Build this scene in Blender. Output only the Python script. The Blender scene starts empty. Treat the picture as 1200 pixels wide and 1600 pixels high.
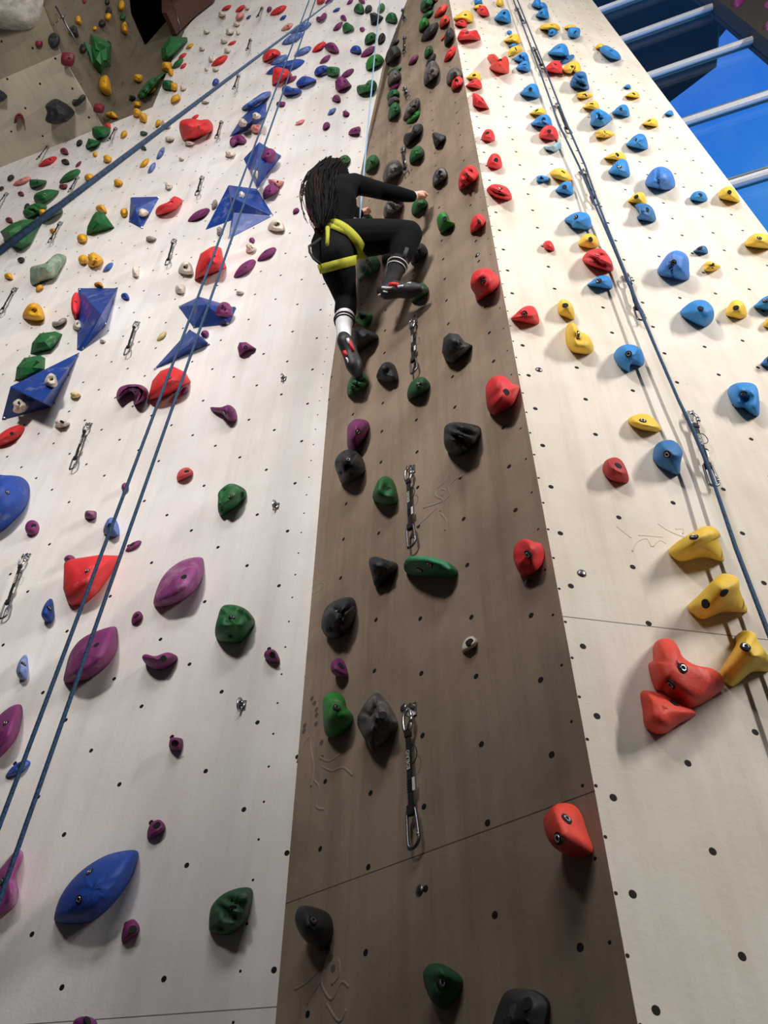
import bpy, bmesh, math, random
import numpy as np
from mathutils import Vector, Matrix, noise
from mathutils.bvhtree import BVHTree
random.seed(5)
S = bpy.context.scene
COL = S.collection
# ------------------------------------------------------------------ camera
F = 1200.0
CX, CY = 600.0, 800.0
C0 = np.array([0, 0, 1.4])
def nrm(v): return v / np.linalg.norm(v)
_up = nrm(np.array([30., 1191., F]))
_fw = np.array([0, 0, 1.]); _fw = nrm(_fw - (_fw @ _up) * _up)
_rt = np.cross(_fw, _up)
if _rt[0] < 0: _rt = -_rt
MW = np.array([_rt, _fw, _up])
def ray(px, py): return MW @ nrm(np.array([px - CX, CY - py, F]))
def proj(P):
    d = (np.asarray(P) - C0) @ MW
    return np.stack([CX + F * d[..., 0] / d[..., 2], CY - F * d[..., 1] / d[..., 2]], -1)
def depth_pt(px, py, dep):
    r = ray(px, py); return C0 + r * dep / (MW[:, 2] @ r)
def D(a):
    a = math.radians(a); return np.array([math.sin(a), math.cos(a), 0.])
Z = np.array([0, 0, 1.])
def hit(px, py, P, n):
    r = ray(px, py); return C0 + r * (((P - C0) @ n) / (r @ n))
def face_cam(n, P): return n if n @ (C0 - P) > 0 else -n
cam_d = bpy.data.cameras.new('camera'); cam = bpy.data.objects.new('camera', cam_d); COL.objects.link(cam)
cam_d.sensor_fit = 'VERTICAL'; cam_d.sensor_height = 34.6; cam_d.lens = 34.6 * F / 1600
cam_d.clip_start = 0.05; cam_d.clip_end = 300
xr = MW @ np.array([1, 0, 0]); yu = MW @ np.array([0, 1, 0]); zf = MW @ np.array([0, 0, 1])
# keep a right-handed frame
bz = -zf; bx = np.cross(yu, bz)
cam.matrix_world = Matrix(((bx[0], yu[0], bz[0], 0), (bx[1], yu[1], bz[1], 0), (bx[2], yu[2], bz[2], 1.4), (0, 0, 0, 1)))
S.camera = cam
cam_d.dof.use_dof = True; cam_d.dof.focus_distance = 4.3; cam_d.dof.aperture_fstop = 12
S.view_settings.view_transform = 'Standard'; S.view_settings.look = 'None'
S.view_settings.gamma = 1; S.view_settings.use_curve_mapping = False; S.view_settings.exposure = 0

# ------------------------------------------------------------------ helpers
def srgb(r, g, b):
    f = lambda c: ((c / 255 + .055) / 1.055) ** 2.4 if c > 10 else c / 255 / 12.92
    return (f(r), f(g), f(b), 1)
def link(name, verts, faces, m=None, parent=None, smooth=True, fm=None):
    me = bpy.data.meshes.new(name)
    me.from_pydata([tuple(map(float, v)) for v in verts], [], faces); me.update()
    o = bpy.data.objects.new(name, me); COL.objects.link(o)
    ms = m if isinstance(m, (list, tuple)) else [m]
    for k in ms: me.materials.append(k)
    if fm: me.polygons.foreach_set('material_index', fm)
    if smooth: me.polygons.foreach_set('use_smooth', [True] * len(me.polygons))
    if parent: o.parent = parent
    return o
class MB:
    def __init__(s): s.v = []; s.f = []; s.m = []
    def add(s, v, f, m=0):
        b = len(s.v); s.v += [np.array(p, float) for p in v]; s.f += [tuple(i + b for i in q) for q in f]; s.m += [m] * len(f)
    def box(s, c, ax, h, m=0):
        c = np.array(c, float); a = [np.array(x) * k for x, k in zip(ax, h)]
        v = [c + i * a[0] + j * a[1] + k * a[2] for i in (-1, 1) for j in (-1, 1) for k in (-1, 1)]
        s.add(v, [(0, 1, 3, 2), (4, 6, 7, 5), (0, 4, 5, 1), (2, 3, 7, 6), (0, 2, 6, 4), (1, 5, 7, 3)], m)
    def tube(s, pts, r, n=8, closed=False, m=0, caps=True):
        pts = [np.array(p, float) for p in pts]; N = len(pts); rings = []
        rr = r if isinstance(r, (list, tuple)) else [r] * N
        up = None; V = []
        for i in range(N):
            t = pts[(i + 1) % N if closed else min(i + 1, N - 1)] - pts[(i - 1) % N if closed else max(i - 1, 0)]
            t = nrm(t + 1e-12)
            if up is None:
                up = np.array([0, 0, 1.]) if abs(t[2]) < .9 else np.array([1., 0, 0])
            a = nrm(np.cross(t, up)); up = np.cross(a, t)
            for k in range(n):
                th = 2 * math.pi * k / n
                V.append(pts[i] + rr[i] * (math.cos(th) * a + math.sin(th) * up))
        Fs = []
        for i in range(N if closed else N - 1):
            j = (i + 1) % N
            for k in range(n):
                Fs.append((i * n + k, i * n + (k + 1) % n, j * n + (k + 1) % n, j * n + k))
        if not closed and caps:
            Fs.append(tuple(range(n))[::-1]); Fs.append(tuple((N - 1) * n + k for k in range(n)))
        s.add(V, Fs, m)
    def cyl(s, c, ax, r, h, n=12, m=0): s.tube([np.array(c) , np.array(c) + nrm(np.array(ax)) * h], r, n, m=m)
    def build(s, name, m, parent=None, smooth=False): return link(name, s.v, s.f, m, parent, smooth, s.m)
def tag(o, label=None, cat=None, group=None, kind=None):
    if label: o['label'] = label
    if cat: o['category'] = cat
    if group: o['group'] = group
    if kind: o['kind'] = kind
    return o
def empty(name, loc):
    o = bpy.data.objects.new(name, None); o.location = tuple(loc); o.empty_display_size = .1; COL.objects.link(o)
    return o
def setp(child, root):
    child.parent = root; child.matrix_parent_inverse = Matrix.Translation(-root.location)

# ------------------------------------------------------------------ materials
def newmat(name):
    m = bpy.data.materials.new(name); m.use_nodes = True
    nt = m.node_tree; b = nt.nodes['Principled BSDF']; return m, nt, b
def N(nt, t, **kw):
    n = nt.nodes.new(t)
    for k, v in kw.items(): setattr(n, k, v)
    return n
def mth(nt, op, a, b=None, c=None):
    n = nt.nodes.new('ShaderNodeMath'); n.operation = op
    for i, x in enumerate((a, b, c)):
        if x is None: continue
        if isinstance(x, (int, float)): n.inputs[i].default_value = x
        else: nt.links.new(x, n.inputs[i])
    return n.outputs[0]
def mixc(nt, fac, a, b):
    n = nt.nodes.new('ShaderNodeMix'); n.data_type = 'RGBA'
    if isinstance(fac, (int, float)): n.inputs[0].default_value = fac
    else: nt.links.new(fac, n.inputs[0])
    for i, x in ((6, a), (7, b)):
        if isinstance(x, tuple): n.inputs[i].default_value = x
        else: nt.links.new(x, n.inputs[i])
    return n.outputs[2]
def nz(nt, vec, scale, detail=4, rough=.5):
    n = nt.nodes.new('ShaderNodeTexNoise'); n.inputs['Scale'].default_value = scale
    n.inputs['Detail'].default_value = detail; n.inputs['Roughness'].default_value = rough
    if vec is not None: nt.links.new(vec, n.inputs['Vector'])
    return n.outputs['Fac']
def ramp(nt, fac, p0, p1):
    n = nt.nodes.new('ShaderNodeMapRange'); n.inputs[1].default_value = p0; n.inputs[2].default_value = p1
    nt.links.new(fac, n.inputs[0]); return n.outputs[0]
def simple(name, col, rough=.6, metal=0, bump=0, spec=None, var=None):
    m, nt, b = newmat(name)
    b.inputs['Base Color'].default_value = col; b.inputs['Roughness'].default_value = rough; b.inputs['Metallic'].default_value = metal
    tc = N(nt, 'ShaderNodeTexCoord')
    f = nz(nt, tc.outputs['Object'], 30, 3)
    c2 = tuple(x * .8 for x in col[:3]) + (1,)
    nt.links.new(mixc(nt, f, col, c2), b.inputs['Base Color'])
    if bump:
        bp = N(nt, 'ShaderNodeBump'); bp.inputs['Strength'].default_value = bump; bp.inputs['Distance'].default_value = .004
        nt.links.new(nz(nt, tc.outputs['Object'], 180, 3), bp.inputs['Height']); nt.links.new(bp.outputs[0], b.inputs['Normal'])
    return m
def hold_mat(name, rgb, chalk=.12, rough=.62):
    m, nt, b = newmat(name); col = srgb(*rgb)
    tc = N(nt, 'ShaderNodeTexCoord').outputs['Object']
    dark = tuple(x * .72 for x in col[:3]) + (1,)
    c = mixc(nt, ramp(nt, nz(nt, tc, 14, 5, .6), .3, .75), dark, col)
    f = ramp(nt, nz(nt, tc, 9, 6, .7), .66 - chalk * .9, .86 - chalk * .3)
    f = mth(nt, 'MULTIPLY', f, min(.75, .2 + chalk))
    c = mixc(nt, f, c, srgb(225, 218, 210))
    nt.links.new(c, b.inputs['Base Color']); b.inputs['Roughness'].default_value = rough
    bp = N(nt, 'ShaderNodeBump'); bp.inputs['Strength'].default_value = .35; bp.inputs['Distance'].default_value = .003
    nt.links.new(nz(nt, tc, 120, 4), bp.inputs['Height']); nt.links.new(bp.outputs[0], b.inputs['Normal'])
    return m
RGB = dict(red=(222, 38, 44), redc=(220, 80, 78), redd=(178, 28, 38), rust=(226, 62, 40), rose=(214, 72, 72), green=(16, 98, 42), greenc=(62, 118, 76),
    greend=(14, 78, 38), lime=(30, 128, 40), teal=(22, 122, 78), blue=(18, 66, 158), bluec=(52, 98, 176), sky=(34, 132, 204), skyd=(36, 108, 168),
    skyr=(52, 124, 206), pale=(108, 164, 190), purple=(120, 34, 98), purplec=(142, 56, 122), maroon=(120, 26, 42), black=(30, 31, 34), grey=(66, 61, 60),
    greyw=(160, 150, 142), yellow=(240, 196, 58), yolk=(226, 166, 24), orange=(205, 132, 40), white=(226, 214, 198), cream=(228, 206, 140))
WORD = dict(red='red', redc='chalky red', redd='dark red', rust='orange-red', rose='coral-pink', green='green', greenc='chalky green', greend='dark green',
    lime='bright green', teal='teal-green', blue='blue', bluec='chalky blue', sky='sky-blue', skyd='deep sky-blue', skyr='royal blue', pale='pale blue',
    purple='purple', purplec='chalky purple', maroon='maroon', black='black', grey='dark grey', greyw='light grey', yellow='yellow', yolk='golden yellow',
    orange='orange', white='white', cream='cream')
HM = {}
def hmat(c):
    if c not in HM:
        ch = {'redc': .4, 'bluec': .24, 'greenc': .4, 'purplec': .2, 'sky': .04, 'yellow': .06, 'grey': .22, 'pale': .3}.get(c, .1)
        HM[c] = hold_mat('resin_' + WORD[c].replace(' ', '_').replace('-', '_'), RGB[c], ch)
    return HM[c]
M_STEEL = simple('steel', srgb(190, 190, 192), .3, 1)
M_STEELD = simple('worn_steel', srgb(120, 120, 124), .35, 1)
M_HOLE = simple('dark_socket', srgb(12, 11, 11), .9)
M_WEB = simple('black_webbing', srgb(20, 20, 22), .8)
M_TAGW = simple('white_print', srgb(225, 222, 216), .7)

def wall_mat(name, base, dirty, u0, su, v0a, sv, joint_v, rad=.0092, extra=None, dirt=.5):
    m, nt, b = newmat(name)
    uv = N(nt, 'ShaderNodeUVMap').outputs[0]
    sp = N(nt, 'ShaderNodeSeparateXYZ'); nt.links.new(uv, sp.inputs[0]); U, Vv = sp.outputs[0], sp.outputs[1]
    a = mth(nt, 'DIVIDE', mth(nt, 'SUBTRACT', U, u0), su); col = mth(nt, 'ROUND', a)
    par = mth(nt, 'FLOORED_MODULO', col, 2.0)
    du = mth(nt, 'MULTIPLY', mth(nt, 'SUBTRACT', a, col), su)
    bb = mth(nt, 'SUBTRACT', mth(nt, 'DIVIDE', mth(nt, 'SUBTRACT', Vv, v0a), sv), mth(nt, 'MULTIPLY', par, .5))
    dv = mth(nt, 'MULTIPLY', mth(nt, 'SUBTRACT', bb, mth(nt, 'ROUND', bb)), sv)
    d = mth(nt, 'SQRT', mth(nt, 'ADD', mth(nt, 'MULTIPLY', du, du), mth(nt, 'MULTIPLY', dv, dv)))
    hole = mth(nt, 'LESS_THAN', d, rad)
    jl = mth(nt, 'LESS_THAN', mth(nt, 'ABSOLUTE', mth(nt, 'SUBTRACT', Vv, joint_v)), .0016)
    if extra:   # small screw holes in a loose column by the edge
        eu, esv = extra
        e1 = mth(nt, 'SUBTRACT', U, eu); bq = mth(nt, 'DIVIDE', Vv, esv)
        e2 = mth(nt, 'MULTIPLY', mth(nt, 'SUBTRACT', bq, mth(nt, 'ROUND', bq)), esv)
        de = mth(nt, 'SQRT', mth(nt, 'ADD', mth(nt, 'MULTIPLY', e1, e1), mth(nt, 'MULTIPLY', e2, e2)))
        hole = mth(nt, 'MAXIMUM', hole, mth(nt, 'LESS_THAN', de, .0045))
    hole = mth(nt, 'MAXIMUM', hole, mth(nt, 'MULTIPLY', jl, .8))
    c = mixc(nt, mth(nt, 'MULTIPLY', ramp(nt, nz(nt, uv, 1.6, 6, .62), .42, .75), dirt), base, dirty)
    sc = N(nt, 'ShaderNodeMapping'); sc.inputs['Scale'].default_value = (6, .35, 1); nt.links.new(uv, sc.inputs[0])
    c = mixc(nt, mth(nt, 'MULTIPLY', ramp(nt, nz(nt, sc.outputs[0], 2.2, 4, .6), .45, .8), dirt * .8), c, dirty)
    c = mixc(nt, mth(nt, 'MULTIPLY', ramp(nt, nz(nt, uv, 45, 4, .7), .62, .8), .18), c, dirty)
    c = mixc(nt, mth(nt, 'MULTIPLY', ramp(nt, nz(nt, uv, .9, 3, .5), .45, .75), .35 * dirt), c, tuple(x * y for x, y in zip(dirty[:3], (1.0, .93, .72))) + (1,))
    c = mixc(nt, hole, c, srgb(22, 17, 15))
    nt.links.new(c, b.inputs['Base Color']); b.inputs['Roughness'].default_value = .75
    b.inputs['Specular IOR Level'].default_value = .25
    bp = N(nt, 'ShaderNodeBump'); bp.inputs['Strength'].default_value = .25; bp.inputs['Distance'].default_value = .004
    nt.links.new(nz(nt, uv, 60, 5, .65), bp.inputs['Height']); nt.links.new(bp.outputs[0], b.inputs['Normal'])
    return m

# ------------------------------------------------------------------ the walls
K = 1.8
A = D(16.5) * K; A[2] = 0
dC, dR, dL = D(-44), D(82), D(-70)
nC = face_cam(np.cross(dC, Z), A); nR = face_cam(np.cross(dR, Z), A)
k = 1.125
seam_px = [(430, 1600), (515, 600), (560, 290), (577, 200), (600, 95), (636, 0)]
seam = [hit(x, y, A, nC) for x, y in seam_px]
g0 = seam[0] + (seam[1] - seam[0]) * ((0 - seam[0][2]) / (seam[1][2] - seam[0][2]))
gt = seam[5] + (seam[5] - seam[4]) * 1.6
HT = 19.9
SB = [g0] + seam[1:] + [gt, gt * np.array([1, 1, 0]) + Z * HT]
LB = []                                    # left wall bands: (origin, up vector, normal, z0, z1)
for a, b in zip(SB[:-1], SB[1:]):
    n = nrm(np.cross(dL, b - a)); LB.append((a, b, face_cam(n, a)))
def hitL(px, py, off=0):
    best = None
    for i, (a, b, n) in enumerate(LB):
        p = hit(px, py, a + n * off, n)
        z0 = a[2] if i else -1e9; z1 = b[2] if i < len(LB) - 1 else 1e9
        if z0 - .12 <= p[2] <= z1 + .12: best = (p, n, i)
    return best or (hit(px, py, LB[-1][0], LB[-1][2]), LB[-1][2], len(LB) - 1)
# block at the upper left: roof P (level), side wall Q, and sloping panel W
pe = hitL(239, 166)[0]                     # left wall ends here above the roof
Qp = hitL(175, 168)[0]                     # the block's right-hand side starts here
rp = hit(120, 209, LB[2][0], LB[2][2])
zp = hitL(60, 238)[0][2]
nPf = np.array([0, 0, -1.])
dB = -np.cross(dL, Z); dB = dB if dB @ (C0 - Qp) > 0 else -dB   # out of the left wall, toward the room
nQ = -dL
def planeP(px, py, off=0):
    return hit(px, py, np.array([0, 0, zp - off]), nPf)
PF = planeP(122, 72)                       # front right corner of the level roof
nW = nrm(nPf * math.cos(math.radians(24)) + dB * math.sin(math.radians(24)))
WALLS = {
    'C': lambda x, y, o=0: (hit(x, y, A + nC * o, nC), nC),
    'R': lambda x, y, o=0: (hit(x, y, A + nR * o, nR), nR),
    'L': lambda x, y, o=0: hitL(x, y, o)[:2],
    'F': lambda x, y, o=0: hitL(x, y, o)[:2],
    'P': lambda x, y, o=0: (planeP(x, y, o), nPf),
    'Q': lambda x, y, o=0: (hit(x, y, Qp + nQ * o, nQ), nQ),
    'W': lambda x, y, o=0: (hit(x, y, PF + nW * o, nW), nW)}
def slab(name, polys, n_list, mat, uvf, th=.06):
    V = []; Fs = []; UV = []
    bm = bmesh.new(); uvl = bm.loops.layers.uv.new('UVMap')
    for poly, n in zip(polys, n_list):
        vs = [bm.verts.new(tuple(p)) for p in poly]; f = bm.faces.new(vs)
        f.normal_update()
        if np.array(f.normal) @ n < 0: f.normal_flip()
        for l in f.loops: l[uvl].uv = uvf(np.array(l.vert.co))
        bs = [bm.verts.new(tuple(p - n * th)) for p in poly]; fb = bm.faces.new(bs)
        for i in range(len(poly)):
            j = (i + 1) % len(poly)
            g = bm.faces.new((vs[i], vs[j], bs[j], bs[i]))
            for l in g.loops: l[uvl].uv = (50.03, 50.05)
        for l in fb.loops: l[uvl].uv = (50.03, 50.05)
    me = bpy.data.meshes.new(name); bm.to_mesh(me); bm.free(); me.materials.append(mat)
    o = bpy.data.objects.new(name, me); COL.objects.link(o); o['kind'] = 'structure'; return o
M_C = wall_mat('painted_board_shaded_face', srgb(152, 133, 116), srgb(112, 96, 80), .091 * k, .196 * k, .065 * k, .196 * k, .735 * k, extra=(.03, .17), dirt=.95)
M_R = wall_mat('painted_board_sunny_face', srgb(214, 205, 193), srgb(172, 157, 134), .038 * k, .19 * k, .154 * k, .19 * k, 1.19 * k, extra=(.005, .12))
M_L = wall_mat('painted_board_left_face', srgb(228, 222, 218), srgb(196, 186, 178), .11 * k, .1635 * k, .124 * k, .30 * k, .49 * k, extra=(.05, .13))
M_P = wall_mat('shade_toned_board_roof', srgb(176, 166, 148), srgb(140, 130, 112), .1, .36, .1, .36, -50, rad=.014)  # brown-beige board, darkened to carry the roof's shade in its colour
M_W = wall_mat('shade_toned_board_slope', srgb(128, 118, 100), srgb(96, 87, 72), .1, .36, .1, .36, -50, rad=.014)  # same board as the walls, with the slope's shade put into the colour
M_Q = wall_mat('shade_toned_board_side', srgb(112, 101, 84), srgb(84, 75, 62), .1, .36, .1, .36, -50, rad=.010)  # brown board, darkened to carry shade on the side and return
TOPZ = HT
C_top = A + Z * TOPZ
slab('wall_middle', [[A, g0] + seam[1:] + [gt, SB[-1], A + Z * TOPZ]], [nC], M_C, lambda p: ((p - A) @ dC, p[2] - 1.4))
Re = hit(1065, 185, A, nR); uR = (Re - A) @ dR
slab('wall_right', [[A, A + dR * uR, A + dR * uR + Z * TOPZ, A + Z * TOPZ]], [nR], M_R, lambda p: ((p - A) @ dR, p[2] - 1.4))
polys = []; ns = []; fpoly = []; fns = []
ue_ = lambda q, P_: (P_ - q) @ dL
for i, (a, b, n) in enumerate(LB):
    zz0, zz1 = a[2], b[2]
    if zz1 <= zp + .01:
        polys.append([a, a + dL * 9, b + dL * 9, b]); ns.append(n)
    elif zz0 < zp:
        t = (zp - zz0) / (zz1 - zz0); m = a + (b - a) * t
        polys.append([a, a + dL * 9, m + dL * 9, m]); ns.append(n)
        q0, q1 = m, b; polys.append([q0, q0 + dL * ue_(q0, pe), q1 + dL * ue_(q1, pe), q1]); ns.append(n)
        fpoly.append([q0 + dL * ue_(q0, pe), q0 + dL * ue_(q0, Qp), q1 + dL * ue_(q1, Qp), q1 + dL * ue_(q1, pe)]); fns.append(n)
    else:
        q0, q1 = a, b; polys.append([q0, q0 + dL * ue_(q0, pe), q1 + dL * ue_(q1, pe), q1]); ns.append(n)
        fpoly.append([q0 + dL * ue_(q0, pe), q0 + dL * ue_(q0, Qp), q1 + dL * ue_(q1, Qp), q1 + dL * ue_(q1, pe)]); fns.append(n)
slab('wall_left', polys, ns, M_L, lambda p: ((p - SB[1]) @ dL, p[2] - 1.4))
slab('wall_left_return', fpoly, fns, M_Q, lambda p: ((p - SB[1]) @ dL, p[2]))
# roof P, side Q, sloping panel W
lw = (planeP(60, 238)); base = Qp.copy(); base[2] = zp
rf = (PF - base) @ dB
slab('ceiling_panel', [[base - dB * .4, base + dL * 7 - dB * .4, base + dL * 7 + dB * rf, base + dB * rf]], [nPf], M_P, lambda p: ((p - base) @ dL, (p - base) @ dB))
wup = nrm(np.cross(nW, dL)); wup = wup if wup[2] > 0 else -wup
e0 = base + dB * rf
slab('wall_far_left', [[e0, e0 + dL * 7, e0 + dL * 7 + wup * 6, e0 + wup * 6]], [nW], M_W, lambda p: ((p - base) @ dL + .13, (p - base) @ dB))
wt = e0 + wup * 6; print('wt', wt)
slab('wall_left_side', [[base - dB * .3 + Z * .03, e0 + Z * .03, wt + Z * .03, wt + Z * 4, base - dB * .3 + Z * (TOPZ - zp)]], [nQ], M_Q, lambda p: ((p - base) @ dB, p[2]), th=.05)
print('zp', zp, 'rf', rf, 'TOPZ', TOPZ, 'uR', uR)
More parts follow.
